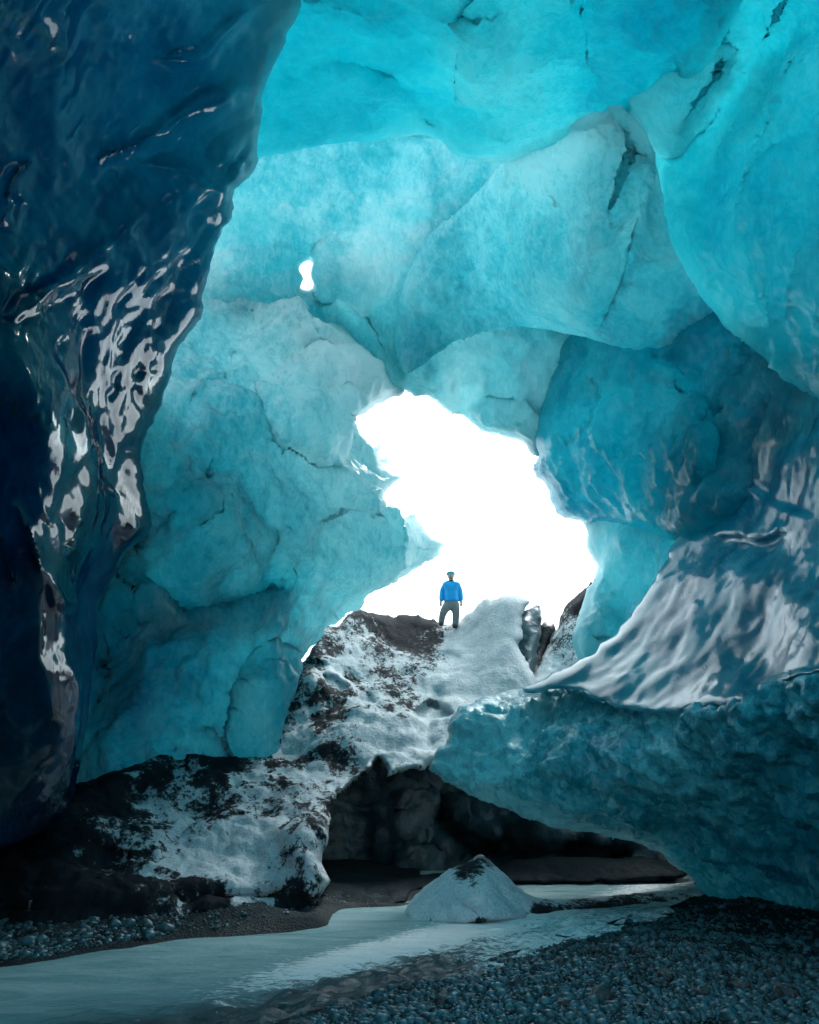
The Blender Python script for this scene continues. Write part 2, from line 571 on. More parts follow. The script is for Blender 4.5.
#@@MATS
M_ceiling = ice('ice_bright_cyan', (.008, .44, .54), (.32, .80, .86), trans=.62, tint=(.25, .90, .94), dirt=0, fine=.9, pale_attr=True)
M_vault = ice('ice_unseen_vault_teal', (.01, .16, .21), (.03, .28, .34), trans=.75, tint=(.50, .86, .92), fine=.2)
M_arch = ice('ice_pale_cyan', (.05, .42, .49), (.80, .93, .95), trans=.6, tint=(.60, .91, .935), dirt=.02, fine=1.0)
M_bulge = ice('ice_milky_bulge', (.05, .44, .53), (.84, .95, .96), trans=.62, tint=(.60, .91, .935), dirt=.03, pale_attr=True, fine=.9)
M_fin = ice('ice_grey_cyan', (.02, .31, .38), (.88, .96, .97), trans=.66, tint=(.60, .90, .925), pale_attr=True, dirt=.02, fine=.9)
M_lobe = ice('ice_frosted', (.06, .42, .50), (.70, .90, .93), trans=.62, tint=(.58, .92, .95), pale_attr=True, dirt=.04, fine=1.0)
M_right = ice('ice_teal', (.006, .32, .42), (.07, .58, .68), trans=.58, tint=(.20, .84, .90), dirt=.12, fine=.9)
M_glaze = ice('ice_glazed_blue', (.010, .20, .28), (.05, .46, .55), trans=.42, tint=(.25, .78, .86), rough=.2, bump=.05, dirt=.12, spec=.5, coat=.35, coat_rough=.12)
M_under = ice('ice_deep_blue', (.010, .29, .38), (.20, .76, .83), trans=.3, tint=(.5, .85, .89), rough=.16, bump=.8, dirt=.1, bscale=1.5, fine=1.3, grain=.9, spec=.6)  # strong grain contrast also puts the dimples' light and dark into the colour
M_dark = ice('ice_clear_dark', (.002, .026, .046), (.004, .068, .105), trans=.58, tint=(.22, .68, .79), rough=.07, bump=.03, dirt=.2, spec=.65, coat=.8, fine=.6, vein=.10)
M_column = ice('ice_shaded_teal', (.010, .10, .14), (.03, .18, .23), trans=.12, tint=(.4, .65, .75), rough=.2, dirt=.3)
M_mound = ash_snow('ash_covered_snow', .66, (.005, .008, .011))
M_chunk = ash_snow('granular_ice', .82)
M_greyice = plain('grey_blue_ice', (.10, .16, .18), .35, .5, 3.0, .6, .5, .06)
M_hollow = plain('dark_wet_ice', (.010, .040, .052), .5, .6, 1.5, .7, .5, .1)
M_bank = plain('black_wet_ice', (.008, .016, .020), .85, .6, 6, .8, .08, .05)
M_rock = plain('dark_wet_rock', (.030, .034, .038), .45, .5, 3.5, .7, .5, .08)
M_pebble = plain('wet_basalt', (.026, .084, .102), .42, .75, 6, .4, .5)  # basalt with the cave's teal light put into its colour
#@@END

#@@BODY
OPEN2 = P(np.array(535.), np.array(495.), np.array(24.))
OPEN = P(np.array(478.), np.array(500.), np.array(24.))

# arch of pale ice over the cave mouth, with a small skylight hole
o = relief('ice_arch', [(190, 340), (245, 326), (285, 324), (318, 332), (340, 350), (362, 374), (385, 392), (402, 392), (417, 397), (431, 398), (440, 406), (450, 413), (462, 414), (474, 425), (488, 432),
            (505, 435), (519, 440), (531, 451), (537, 456), (560, 470), (590, 440), (610, 380), (600, 350), (560, 318), (480, 316), (432, 330), (424, 290), (445, 250), (480, 215), (520, 182), (520, 150), (420, 118), (300, 122), (230, 140), (180, 180), (170, 260)],
       [(150, 100, 15), (300, 60, 14), (450, 60, 14), (650, 60, 13), (250, 180, 15.5), (400, 180, 16), (520, 200, 16), (330, 300, 17),
        (250, 400, 17), (402, 392, 19), (410, 330, 18.3), (470, 410, 19), (430, 370, 18.5), (537, 450, 18.5), (480, 350, 18), (560, 400, 17.5), (650, 450, 17), (650, 250, 16)],
       M_arch, thin=.95, thick=[(365, 275, 1.4), (395, 330, 2.4), (320, 200, 2.6), (250, 250, 2.4), (420, 200, 2.6), (480, 360, 1.6), (440, 390, 1.3), (515, 430, 1.2), (420, 300, 3.2), (560, 420, 2.5), (700, 300, 3), (300, 275, 1.0), (340, 330, 2)], step=3, jag=(3, 16), edge=(14, .7),
       holes=[[(297, 268), (303, 262), (309, 259), (314, 263), (311, 274), (315, 286), (309, 291), (300, 288), (302, 278)]],
       
       folds=[('lobe', [(314, 262), (322, 250), (334, 243), (352, 237), (385, 242), (404, 260), (413, 300), (410, 340), (402, 372), (392, 390), (376, 354), (352, 316), (335, 294), (322, 296), (312, 280)], [(318, 258, .6), (350, 240, .5), (385, 245, .15), (404, 262, 0), (412, 320, 0), (392, 385, .5), (352, 314, .9), (335, 292, .9)], 20),
              ('lobe', [(452, 413), (462, 409), (492, 403), (521, 409), (541, 428), (540, 460), (530, 456), (519, 446), (505, 441), (488, 438), (474, 430), (462, 420)], [(460, 412, .2), (492, 406, .5), (535, 425, .5), (530, 450, .3), (490, 430, .3)], 10),
              ('ridge', [(394, 378), (425, 363), (448, 346), (472, 332), (505, 329), (545, 332)], .16, 5), ('ridge', [(410, 386), (432, 368), (455, 352), (490, 338)], .12, 4),
              ('ridge', [(536, 450), (541, 430), (552, 405)], .15, 5),
              ('ridge', [(480, 330), (505, 380), (520, 420)], .3, 18)],
       disp=[('fbm', 4, .5), ('scallop', 2.4, .35, {'warp': .3}), ('scallop', (.8, .8, 1.2), .07, {'warp': .5}), ('fbm', .9, .10), ('ridged', .35, .04)])
tag(o, 'pale cyan ice arch over the cave mouth with a small bright hole', 'ice arch')

o = relief('ice_ceiling', [(170, -90), (180, 230), (240, 165), (270, 155), (310, 147), (350, 143), (390, 140), (420, 135), (440, 140), (455, 155), (480, 163), (505, 165),
            (535, 162), (575, 140), (620, 122), (670, 110), (716, 60), (745, -90)],
       [(170, -80, 6.5), (300, -80, 6), (450, -80, 5.8), (780, -80, 5.6), (200, 160, 11), (300, 148, 12), (400, 140, 12.3), (500, 160, 12.5), (600, 160, 12), (750, 100, 9),
        (300, 40, 8.6), (450, 40, 8.8), (600, 40, 8.8), (220, 60, 8.5)],
       M_ceiling, thick=[(300, 40, 2.4), (450, 100, 2.2), (520, 90, 1.5), (500, 30, 1.7), (400, 20, 2.6), (620, 50, 2.4), (280, 150, 3), (700, 0, 3)], step=3, jag=(1.5, 30), edge=(10, .4),
       folds=[('lobe', [(255, 175), (268, 100), (300, 74), (340, 62), (385, 74), (425, 108), (446, 142), (380, 150), (310, 160)], [(268, 110, .1), (300, 78, .35), (385, 76, .45), (430, 115, .4), (350, 140, .3), (270, 160, .2)], 34),
              ('lobe', [(462, 130), (466, 50), (474, -20), (560, -20), (600, 40), (588, 90), (545, 135), (505, 158), (478, 156)], [(466, 50, .4), (480, 140, .3), (600, 40, .05), (560, 110, .15), (520, -10, .1)], 26),
              ('lobe', [(590, -60), (690, -60), (700, 20), (660, 70), (620, 90), (596, 60)], [(596, 50, .3), (690, 10, .0), (640, 80, .2)], 30), ('ridge', [(470, 0), (466, 60), (468, 120)], .2, 30)],
       disp=[('fbm', 3.5, .35), ('scallop', 2.0, .2, {'warp': .3}), ('scallop', (.6, .6, .9), .09, {'warp': .6}), ('fbm', .8, .08), ('ridged', .3, .04)],
       attrs={'pale': [(480, 20, .9), (500, 70, 1.2), (540, 60, 1.1), (530, 110, 1.0), (580, 40, .7), (430, 60, .1), (400, 100, .5), (340, 90, .3), (300, 30, .0), (380, 20, .05), (440, 10, .1), (640, 20, .05), (450, 130, .1), (620, 90, .3), (280, 140, .2), (700, -20, .1)]})
tag(o, 'bright turquoise ice ceiling along the top edge of the cave', 'ice ceiling')

o = relief('hanging_ice_bulge', [(614, 97), (628, 112), (644, 130), (655, 152), (664, 200), (690, 268), (728, 320), (720, 372), (690, 380), (645, 366), (620, 352), (590, 338), (530, 327),
            (480, 334), (440, 352), (408, 374), (396, 350), (402, 290), (430, 235), (470, 200), (500, 168), (525, 142), (552, 124), (585, 110)],
       [(614, 97, 10.2), (640, 135, 10.3), (660, 180, 10.6), (560, 125, 11.5), (500, 170, 13.5), (430, 250, 16), (400, 330, 17.6), (408, 372, 17.6), (470, 300, 16.4), (480, 334, 16.8), (540, 325, 15.6),
        (560, 230, 13), (620, 200, 11.3), (640, 250, 12.0), (700, 300, 12.6), (640, 350, 14), (600, 290, 13), (715, 360, 12.6)],
       M_bulge, thin=.9, thick=[(600, 115, .6), (612, 130, .7), (560, 165, 1.1), (520, 220, 2.6), (450, 260, 2.8), (415, 330, 3), (520, 310, 4), (600, 280, 5), (640, 180, 2.8), (650, 280, 5), (700, 320, 5), (480, 330, 3)], step=2.5, jag=(2, 14), edge=(9, .2),
       folds=[('ridge', [(612, 98), (622, 150), (608, 200), (590, 260), (575, 320)], .55, 35), ('groove', [(655, 160), (640, 210), (622, 270), (600, 330)], .35, 16),],
       disp=[('fbm', 3, .35), ('ridged', (.9, .9, 4.0), .10, {'warp': .3}), ('ridged', (.3, .3, 1.2), .035, {'warp': .3}), ('fbm', .7, .07), ('ridged', .28, .03)],
       attrs={'ashband': band(([(652, 150), (656, 172), (650, 195), (636, 215), (622, 226), (604, 222)], 6, .42), ([(640, 190), (618, 204), (606, 214), (612, 226)], 5, .55), ([(552, 192), (556, 210)], 4, .8), ([(650, 240), (630, 285), (598, 335)], 7, .5), ([(600, 235), (580, 300)], 6, .35)),
              'pale': [(600, 120, 1.5), (610, 150, 1.4), (560, 170, 1.1), (520, 220, .7), (450, 250, .5), (430, 330, .25), (540, 300, .35), (640, 180, .35), (640, 260, .1), (690, 320, 0), (600, 300, .2)]})
tag(o, 'large milky ice bulge with a sharp crest hanging from the ceiling', 'ice bulge')

o = relief('ice_vault', [(616, 98), (640, 88), (668, 70), (705, 48), (716, -10), (720, -90), (1100, -90), (1100, 500), (920, 440), (820, 400), (745, 345), (712, 312), (688, 275), (668, 225), (656, 170), (640, 132)],
       [(616, 98, 10.4), (700, 50, 9), (720, -80, 6.5), (1100, -80, 3.9), (1100, 200, 3.9), (1100, 480, 4.2), (920, -80, 5.4), (920, 200, 5.6), (920, 430, 6.4), (820, 390, 8), (735, 335, 10.6), (680, 260, 11), (656, 165, 10.8),
        (760, 200, 8.6), (820, 100, 7.2), (820, 280, 7.4), (690, 130, 10)],
       M_ceiling, thick=[(660, 100, 1.6), (690, 70, 2.0), (760, 150, 1.9), (800, 60, 2), (700, 200, 2.8), (780, 300, 2.0), (819, 230, 2.2), (819, 400, 3.5), (740, 320, 3)], step=3, jag=(2, 20), edge=(10, .4),
       folds=[('lip', [(652, 148), (672, 150), (692, 138), (715, 108), (740, 70), (775, 25), (800, -20)], .22, 30), ('lobe', [(616, 99), (645, 78), (680, 58), (714, 42), (735, 60), (706, 110), (680, 142), (652, 150), (634, 128)], [(620, 98, .5), (700, 50, .3), (690, 130, .8), (720, 80, .7), (645, 140, .5)], 16),
              ('lobe', [(690, 190), (712, 150), (745, 90), (790, 40), (920, 20), (920, 430), (830, 395), (745, 345), (700, 290), (676, 235)], [(700, 180, .1), (760, 80, .5), (900, 100, .3), (720, 310, .3), (820, 380, .4), (690, 260, .3)], 50),
              ('lobe', [(745, 200), (790, 150), (850, 140), (860, 300), (800, 330), (750, 280)], [(750, 210, .25), (800, 150, .3), (780, 320, .1), (850, 200, .1)], 36),
              ('groove', [(740, 30), (752, 90), (745, 140)], .2, 18)],
       disp=[('fbm', 3, .3), ('scallop', 1.8, .16, {'warp': .3}), ('scallop', (.5, .5, .8), .07, {'warp': .6}), ('fbm', .7, .08), ('ridged', .28, .04)],
       attrs={'pale': [(640, 95, 1.2), (665, 85, 1.0), (690, 65, .8), (660, 125, .5), (720, 40, .2), (740, 170, .1), (770, 100, .7), (790, 60, .6), (765, 140, .5), (819, 90, .6), (700, 220, .1), (760, 260, .2), (800, 230, .6), (780, 310, .1), (819, 380, .0), (700, 170, .1), (735, 110, .05)],
              'ashband': band(([(652, 150), (675, 148), (698, 136), (718, 108), (740, 70), (775, 22), (800, -20)], 14, .28), ([(745, -20), (756, 10), (770, 40)], 8, .3), ([(690, 245), (730, 205), (775, 185)], 4, .5))})
tag(o, 'smooth turquoise ice vault at the upper right, beside the hanging bulge', 'ice vault')

o = relief('ice_pillar', [(552, 499), (557, 511), (567, 518), (583, 523), (589, 535), (587, 547), (597, 566), (593, 582), (587, 590), (580, 612), (574, 640), (590, 680), (640, 700), (712, 640), (735, 520), (690, 505), (640, 500), (590, 500), (560, 490)],
       [(583, 523, 18.5), (597, 566, 18.5), (580, 600, 18.2), (575, 650, 17), (620, 560, 17.2), (640, 640, 16), (700, 560, 15), (640, 500, 17), (720, 680, 13), (560, 480, 18.5)],
       M_lobe, thick=2.5, step=2.5, jag=(2, 14), edge=(14, .7),
       folds=[('lip', [(590, 640), (610, 634), (628, 640), (640, 630)], .6, 14), ('groove', [(598, 560), (620, 552), (645, 560)], .15, 10)],
       disp=[('fbm', 2, .3), ('scallop', (1.2, 1.2, 2.0), .22), ('fbm', .5, .06)],
       attrs={'pale': [(580, 530, .9), (590, 580, .4), (600, 620, .3), (640, 600, .1), (700, 560, 0)]})
tag(o, 'grey-teal ice pillar at the right edge of the cave mouth', 'ice pillar')

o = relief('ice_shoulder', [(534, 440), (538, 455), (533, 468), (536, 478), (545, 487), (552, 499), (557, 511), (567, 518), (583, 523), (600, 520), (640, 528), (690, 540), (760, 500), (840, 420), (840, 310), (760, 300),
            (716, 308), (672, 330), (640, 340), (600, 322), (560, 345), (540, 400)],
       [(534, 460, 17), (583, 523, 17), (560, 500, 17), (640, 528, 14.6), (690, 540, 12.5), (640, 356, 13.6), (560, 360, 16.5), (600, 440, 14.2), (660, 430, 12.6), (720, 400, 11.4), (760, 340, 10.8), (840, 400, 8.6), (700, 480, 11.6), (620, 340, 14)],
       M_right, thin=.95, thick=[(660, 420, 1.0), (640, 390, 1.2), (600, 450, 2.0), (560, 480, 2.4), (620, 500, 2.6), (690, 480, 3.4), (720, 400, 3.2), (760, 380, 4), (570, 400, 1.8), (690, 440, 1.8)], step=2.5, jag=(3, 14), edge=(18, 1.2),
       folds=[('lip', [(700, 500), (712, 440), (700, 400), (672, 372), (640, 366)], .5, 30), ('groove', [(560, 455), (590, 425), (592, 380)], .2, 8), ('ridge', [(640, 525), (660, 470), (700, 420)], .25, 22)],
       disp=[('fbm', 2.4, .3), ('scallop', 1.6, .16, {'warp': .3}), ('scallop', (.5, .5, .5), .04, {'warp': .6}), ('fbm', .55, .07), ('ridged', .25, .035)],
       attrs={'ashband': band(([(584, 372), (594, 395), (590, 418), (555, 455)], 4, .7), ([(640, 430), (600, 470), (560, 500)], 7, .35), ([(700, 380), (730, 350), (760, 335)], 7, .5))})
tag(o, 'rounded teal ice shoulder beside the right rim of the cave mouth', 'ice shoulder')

# left fin
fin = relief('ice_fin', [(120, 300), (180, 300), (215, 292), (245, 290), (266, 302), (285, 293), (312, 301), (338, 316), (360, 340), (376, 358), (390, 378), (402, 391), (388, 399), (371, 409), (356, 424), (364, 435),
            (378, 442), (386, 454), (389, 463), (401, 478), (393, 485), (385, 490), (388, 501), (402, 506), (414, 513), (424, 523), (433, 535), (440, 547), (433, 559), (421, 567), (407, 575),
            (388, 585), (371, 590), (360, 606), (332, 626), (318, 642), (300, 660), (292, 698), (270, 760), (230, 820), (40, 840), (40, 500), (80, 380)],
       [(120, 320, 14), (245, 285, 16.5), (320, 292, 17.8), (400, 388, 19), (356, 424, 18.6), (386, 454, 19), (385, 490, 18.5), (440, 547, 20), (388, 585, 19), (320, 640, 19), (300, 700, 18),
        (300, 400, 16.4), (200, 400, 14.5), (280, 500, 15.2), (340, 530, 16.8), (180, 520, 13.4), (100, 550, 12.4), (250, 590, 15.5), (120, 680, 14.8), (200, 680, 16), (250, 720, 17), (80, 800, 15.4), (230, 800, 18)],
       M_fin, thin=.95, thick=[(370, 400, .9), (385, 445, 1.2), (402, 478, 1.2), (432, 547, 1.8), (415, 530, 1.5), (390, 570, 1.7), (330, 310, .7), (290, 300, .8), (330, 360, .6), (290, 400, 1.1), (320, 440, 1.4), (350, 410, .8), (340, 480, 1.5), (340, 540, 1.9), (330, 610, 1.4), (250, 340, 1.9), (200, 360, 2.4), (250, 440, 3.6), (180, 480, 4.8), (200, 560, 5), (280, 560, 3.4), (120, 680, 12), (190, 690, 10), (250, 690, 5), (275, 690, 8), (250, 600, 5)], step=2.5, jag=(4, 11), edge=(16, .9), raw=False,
       folds=[('lobe', [(236, 330), (250, 311), (268, 300), (285, 291), (312, 299), (338, 314), (360, 338), (380, 360), (372, 376), (330, 384), (280, 400), (245, 396), (228, 360)], [(240, 330, .25), (262, 304, .6), (285, 294, .9), (340, 318, .9), (376, 358, .5), (245, 390, 0), (300, 390, 0), (228, 360, .1)], 26),
              ('lobe', [(258, 392), (268, 377), (279, 367), (307, 354), (336, 351), (369, 356), (392, 374), (410, 391), (388, 401), (371, 411), (352, 424), (358, 431), (347, 450), (336, 464), (321, 466), (298, 452), (279, 441), (262, 417)], [(260, 392, .2), (280, 368, .8), (307, 355, 1.2), (369, 357, 1.0), (403, 391, .4), (356, 428, .5), (336, 463, 1.3), (298, 450, 1.1), (264, 417, .4)], 30),
              ('lobe', [(318, 470), (340, 462), (352, 428), (368, 434), (382, 442), (390, 454), (394, 463), (410, 478), (396, 487), (385, 492), (388, 503), (368, 512), (336, 520), (306, 545), (280, 540), (284, 505), (300, 480)], [(350, 440, .3), (402, 478, .5), (380, 505, .7), (340, 518, .5), (300, 540, .1), (284, 505, 0), (310, 475, 0)], 18),
              ('lobe', [(262, 565), (286, 534), (318, 514), (352, 501), (385, 492), (391, 500), (404, 504), (418, 511), (428, 522), (437, 534), (448, 547), (437, 562), (423, 570), (408, 578), (390, 588), (372, 593), (360, 610), (336, 628), (320, 645), (300, 660), (280, 645), (266, 605)], [(266, 580, 0), (300, 525, .2), (352, 503, .8), (385, 494, .8), (441, 547, .6), (390, 585, .9), (330, 630, .8), (300, 655, .5), (280, 640, .2), (266, 605, 0)], 24),
              ('lobe', [(150, 420), (175, 370), (205, 335), (232, 318), (246, 360), (262, 420), (280, 470), (272, 540), (262, 585), (205, 612), (176, 612), (146, 588), (128, 560), (138, 480)], [(205, 340, .1), (232, 330, .1), (265, 430, .4), (276, 500, .4), (262, 580, .3), (200, 610, .5), (140, 570, .3), (140, 480, 0), (160, 400, 0)], 40),
              ('lobe', [(242, 740), (238, 700), (248, 660), (262, 640), (285, 650), (300, 662), (294, 700), (275, 745)], [(242, 730, .5), (245, 670, .5), (262, 645, .2), (290, 700, .2)], 16),
              ('lip', [(300, 585), (250, 603), (205, 615), (176, 617), (146, 590), (125, 566)], 1.3, 60),],
       disp=[('fbm', 3, .4), ('scallop', 2.2, .45, {'warp': .3}), ('scallop', (.6, .6, .9), .07, {'warp': .5}), ('ridged', (.5, .5, 1.6), .07, {'warp': .4}), ('fbm', .5, .06), ('ridged', .22, .03)],
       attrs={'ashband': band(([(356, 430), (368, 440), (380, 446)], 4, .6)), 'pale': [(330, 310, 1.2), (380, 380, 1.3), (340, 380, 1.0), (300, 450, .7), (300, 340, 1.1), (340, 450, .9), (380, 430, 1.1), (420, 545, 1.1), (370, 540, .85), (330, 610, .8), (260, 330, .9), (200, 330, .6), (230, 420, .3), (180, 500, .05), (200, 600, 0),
                         (280, 580, .25), (120, 680, -.1), (200, 690, -.1), (255, 690, .2), (280, 690, .0), (100, 620, -.1), (250, 520, .2)]})  # milky ice; pale also carries the bright light near the mouth
tag(fin, 'pale blue jagged ice fin left of the cave mouth', 'ice wall')

def under(o, root):
    """keep a part built in place where it is"""
    from mathutils import Matrix
    o.parent = root
    o.matrix_parent_inverse = Matrix.Translation(-root.location)
    return o


# right shelf: glazed upper side and dimpled overhang
ledge = empty('ice_ledge', tuple(P(np.array(640.), np.array(760.), np.array(11.))))
tag(ledge, 'blue overhanging ice ledge on the right with a glossy top', 'ice ledge')
LIP = [(520, 690), (550, 690), (577, 692), (596, 698), (615, 707), (634, 709), (657, 713), (688, 711), (710, 711), (733, 705), (756, 701), (771, 686), (794, 679), (819, 675), (920, 655), (1100, 630)]
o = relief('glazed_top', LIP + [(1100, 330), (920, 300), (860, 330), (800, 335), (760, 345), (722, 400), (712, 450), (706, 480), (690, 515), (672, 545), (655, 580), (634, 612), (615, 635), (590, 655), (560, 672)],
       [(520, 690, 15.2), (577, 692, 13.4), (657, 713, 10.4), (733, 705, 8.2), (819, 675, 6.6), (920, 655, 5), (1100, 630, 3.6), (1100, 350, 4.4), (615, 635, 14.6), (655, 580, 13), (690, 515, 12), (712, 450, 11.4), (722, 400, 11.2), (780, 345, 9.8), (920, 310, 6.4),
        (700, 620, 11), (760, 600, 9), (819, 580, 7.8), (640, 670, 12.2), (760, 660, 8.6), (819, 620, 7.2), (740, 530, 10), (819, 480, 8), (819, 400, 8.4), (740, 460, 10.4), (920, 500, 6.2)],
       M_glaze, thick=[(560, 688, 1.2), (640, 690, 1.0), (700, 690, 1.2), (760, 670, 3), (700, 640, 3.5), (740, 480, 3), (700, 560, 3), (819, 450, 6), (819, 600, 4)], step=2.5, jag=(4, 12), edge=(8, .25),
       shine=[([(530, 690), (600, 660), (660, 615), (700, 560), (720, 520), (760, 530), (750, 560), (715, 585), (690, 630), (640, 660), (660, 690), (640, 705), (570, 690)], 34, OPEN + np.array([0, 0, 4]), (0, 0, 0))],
       folds=[('lip', [(712, 535), (735, 536), (760, 538), (790, 530)], .4, 20), ('ridge', [(600, 690), (660, 640), (700, 600)], .12, 10), ('lip', [(815, 520), (770, 500), (730, 470), (716, 430)], .15, 40),
              ('ridge', [(780, 690), (800, 660), (819, 630)], .15, 10)],
       disp=[('fbm', 2, .10), ('scallop', (.22, .9, 1), .013, {'spine': [(725, 420), (705, 500), (660, 590), (600, 660), (530, 692)], 'warp': .25}), ('pits', (.09, .40, 1), .020, {'spine': [(725, 420), (705, 500), (660, 590), (600, 660), (530, 692)], 'r': .3, 'warp': .2}), ('fbm', .6, .02)],
       attrs={'ashband': band(([(690, 470), (720, 440), (770, 440), (830, 410)], 14, .8), ([(720, 450), (780, 470), (830, 470)], 10, .5), ([(712, 535), (745, 535), (790, 528)], 4, .5))})
under(o, ledge)
o = relief('overhang_face', [(430, 768), (436, 752), (447, 742), (450, 724), (460, 707), (490, 695)] + [(LIP[0][0], LIP[0][1] - 1)] + [(x, y - 9) for x, y in LIP[2:]] + [(1100, 1040), (920, 960), (819, 925), (720, 905), (700, 887), (680, 868), (650, 848), (600, 835), (550, 826), (500, 806), (470, 793), (445, 780)],
       [(430, 768, 13.6), (460, 707, 14.6), (520, 690, 15.1), (577, 688, 13.7), (657, 709, 10.7), (733, 701, 8.5), (819, 671, 6.9), (920, 651, 5.3), (1100, 626, 3.9), (1100, 1040, 5.4), (470, 793, 13.6), (550, 826, 13.4), (600, 835, 13.4), (650, 848, 13.4), (700, 887, 13.8),
        (720, 905, 13.6), (819, 925, 11.6), (920, 960, 9), (560, 760, 12), (650, 780, 10.8), (740, 790, 9.6), (819, 780, 8.2), (740, 860, 11.6), (819, 860, 10)],
       M_under, thick=[(450, 750, 1.0), (500, 720, 1.4), (560, 750, 2.4), (480, 780, 1.2), (650, 760, 3.2), (760, 780, 4.5), (819, 700, 5), (600, 820, 2.5), (700, 860, 6), (800, 880, 8)], step=2.5, jag=(3, 10), edge=(10, .4),
       disp=[('fbm', 2.5, .25), ('scallop', (.8, .8, .5), .20, {'warp': .6}), ('scallop', (.35, .35, .22), .09, {'warp': .6}), ('ridged', (.4, .4, .15), .06), ('fbm', .2, .02)])
under(o, ledge)

# dark left wall
PITS = [(200, 210, 1), (160, 260, 1), (120, 300, 1), (110, 370, 1), (115, 450, 1), (140, 500, 1), (60, 320, .6), (40, 280, .5), (30, 560, .35), (60, 600, .5), (100, 60, .05), (40, 150, .08), (200, 60, .12), (180, 130, .2), (40, 450, .08), (20, 380, .08), (60, 500, .15), (40, 720, .3), (240, 120, .4), (60, 220, .1), (120, 200, .15)]
SPINE = [(300, 60), (225, 180), (165, 255), (118, 320), (105, 390), (122, 460), (150, 540), (150, 800)]
LW = [(-420, -120), (330, -120), (300, 0), (285, 40), (264, 90), (258, 130), (258, 165), (236, 190), (232, 215), (218, 240), (205, 285), (200, 318), (178, 350), (164, 400), (150, 430), (141, 455), (146, 500), (150, 528),
      (128, 552), (104, 590), (95, 605), (98, 640), (90, 690), (84, 740), (75, 790), (50, 830), (-160, 900), (-420, 960)]
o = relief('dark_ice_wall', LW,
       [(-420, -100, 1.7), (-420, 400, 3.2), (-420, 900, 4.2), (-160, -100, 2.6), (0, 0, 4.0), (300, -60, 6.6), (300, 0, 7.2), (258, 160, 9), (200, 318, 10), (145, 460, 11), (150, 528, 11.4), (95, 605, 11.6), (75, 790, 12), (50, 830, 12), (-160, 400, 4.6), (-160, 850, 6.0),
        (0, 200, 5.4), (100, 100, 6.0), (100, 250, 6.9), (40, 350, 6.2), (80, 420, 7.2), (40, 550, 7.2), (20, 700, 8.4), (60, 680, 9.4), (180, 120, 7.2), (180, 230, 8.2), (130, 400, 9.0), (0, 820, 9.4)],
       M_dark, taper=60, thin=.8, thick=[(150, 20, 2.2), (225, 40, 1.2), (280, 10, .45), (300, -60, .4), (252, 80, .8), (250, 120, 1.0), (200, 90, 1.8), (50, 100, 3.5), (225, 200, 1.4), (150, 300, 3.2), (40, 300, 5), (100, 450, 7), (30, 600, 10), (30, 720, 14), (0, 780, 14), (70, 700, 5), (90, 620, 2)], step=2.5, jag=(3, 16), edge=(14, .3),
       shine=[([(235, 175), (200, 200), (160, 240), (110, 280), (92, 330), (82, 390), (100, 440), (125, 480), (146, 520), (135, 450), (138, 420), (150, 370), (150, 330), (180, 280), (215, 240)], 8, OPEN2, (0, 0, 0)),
              ([(-150, 340), (0, 390), (36, 430), (44, 480), (36, 540), (36, 640), (44, 740), (0, 820), (-150, 860)], 34, np.array([4., 5., 0.]), (0, 0, 0)),
              ([(108, 154), (140, 142), (200, 102), (235, 90), (228, 108), (190, 127), (150, 152)], 4, OPEN2, (0, 0, 0)),
              ([(190, 58), (205, 50), (225, 25), (240, 14), (236, 28), (215, 52)], 4, OPEN2, (0, 0, 0))],
       folds=[('swell', [(90, 163), (112, 154), (140, 146), (190, 113), (225, 96), (245, 88)], 0.194, 11), ('swell', [(150, 62), (180, 58), (203, 56), (215, 42), (240, 18), (256, 6)], 0.156, 10),
              ('swell', [(128, 156), (150, 164), (180, 172), (215, 190), (235, 188)], 0.135, 9), ('swell', [(8, 205), (14, 185), (26, 168), (42, 158)], 0.156, 10), ('swell', [(4, 228), (10, 214), (28, 198)], 0.116, 9),
              ('swell', [(16, 500), (30, 535), (46, 570), (62, 602), (80, 600)], 0.194, 10), ('swell', [(76, 590), (80, 540), (94, 470), (84, 432), (82, 400)], 0.194, 11), ('swell', [(0, 530), (8, 560), (18, 590)], 0.156, 10),
              ('swell', [(205, 165), (225, 150), (250, 132), (262, 110)], 0.175, 11), ('swell', [(30, 300), (70, 275), (110, 248), (150, 215)], 0.135, 10), ('swell', [(0, 320), (40, 295), (90, 270)], 0.116, 9), ('swell', [(80, 690), (84, 660), (92, 640)], 0.156, 10),
              ('lip', [(264, 90), (258, 130), (240, 160), (220, 190)], .2, 14)],
       disp=[('fbm', 2.2, .10), ('scallop', (1.3, 2.0, 1.0), .05, {'warp': .4}),
             ('pits', (.16, .80, 1), .050, {'spine': SPINE, 'r': .36, 'warp': .5, 'mask': PITS}),
             ('pits', (.07, .50, 1), .016, {'spine': SPINE, 'r': .38, 'warp': .5, 'seed': 4, 'mask': PITS}),
             ('fbm', .8, .012)],
       attrs={'ashband': band(([(-10, 5), (40, 32), (60, 55), (75, 62)], 9, .75), ([(-10, 395), (40, 420), (70, 440), (85, 455)], 14, .8), ([(70, 130), (95, 150)], 8, .5), ([(95, 430), (125, 490), (140, 530)], 10, .5), ([(165, 365), (150, 400)], 8, .6), ([(100, 600), (70, 640), (20, 660)], 8, .4))})
tag(o, 'dark glossy blue ice wall along the left side of the cave', 'ice wall')

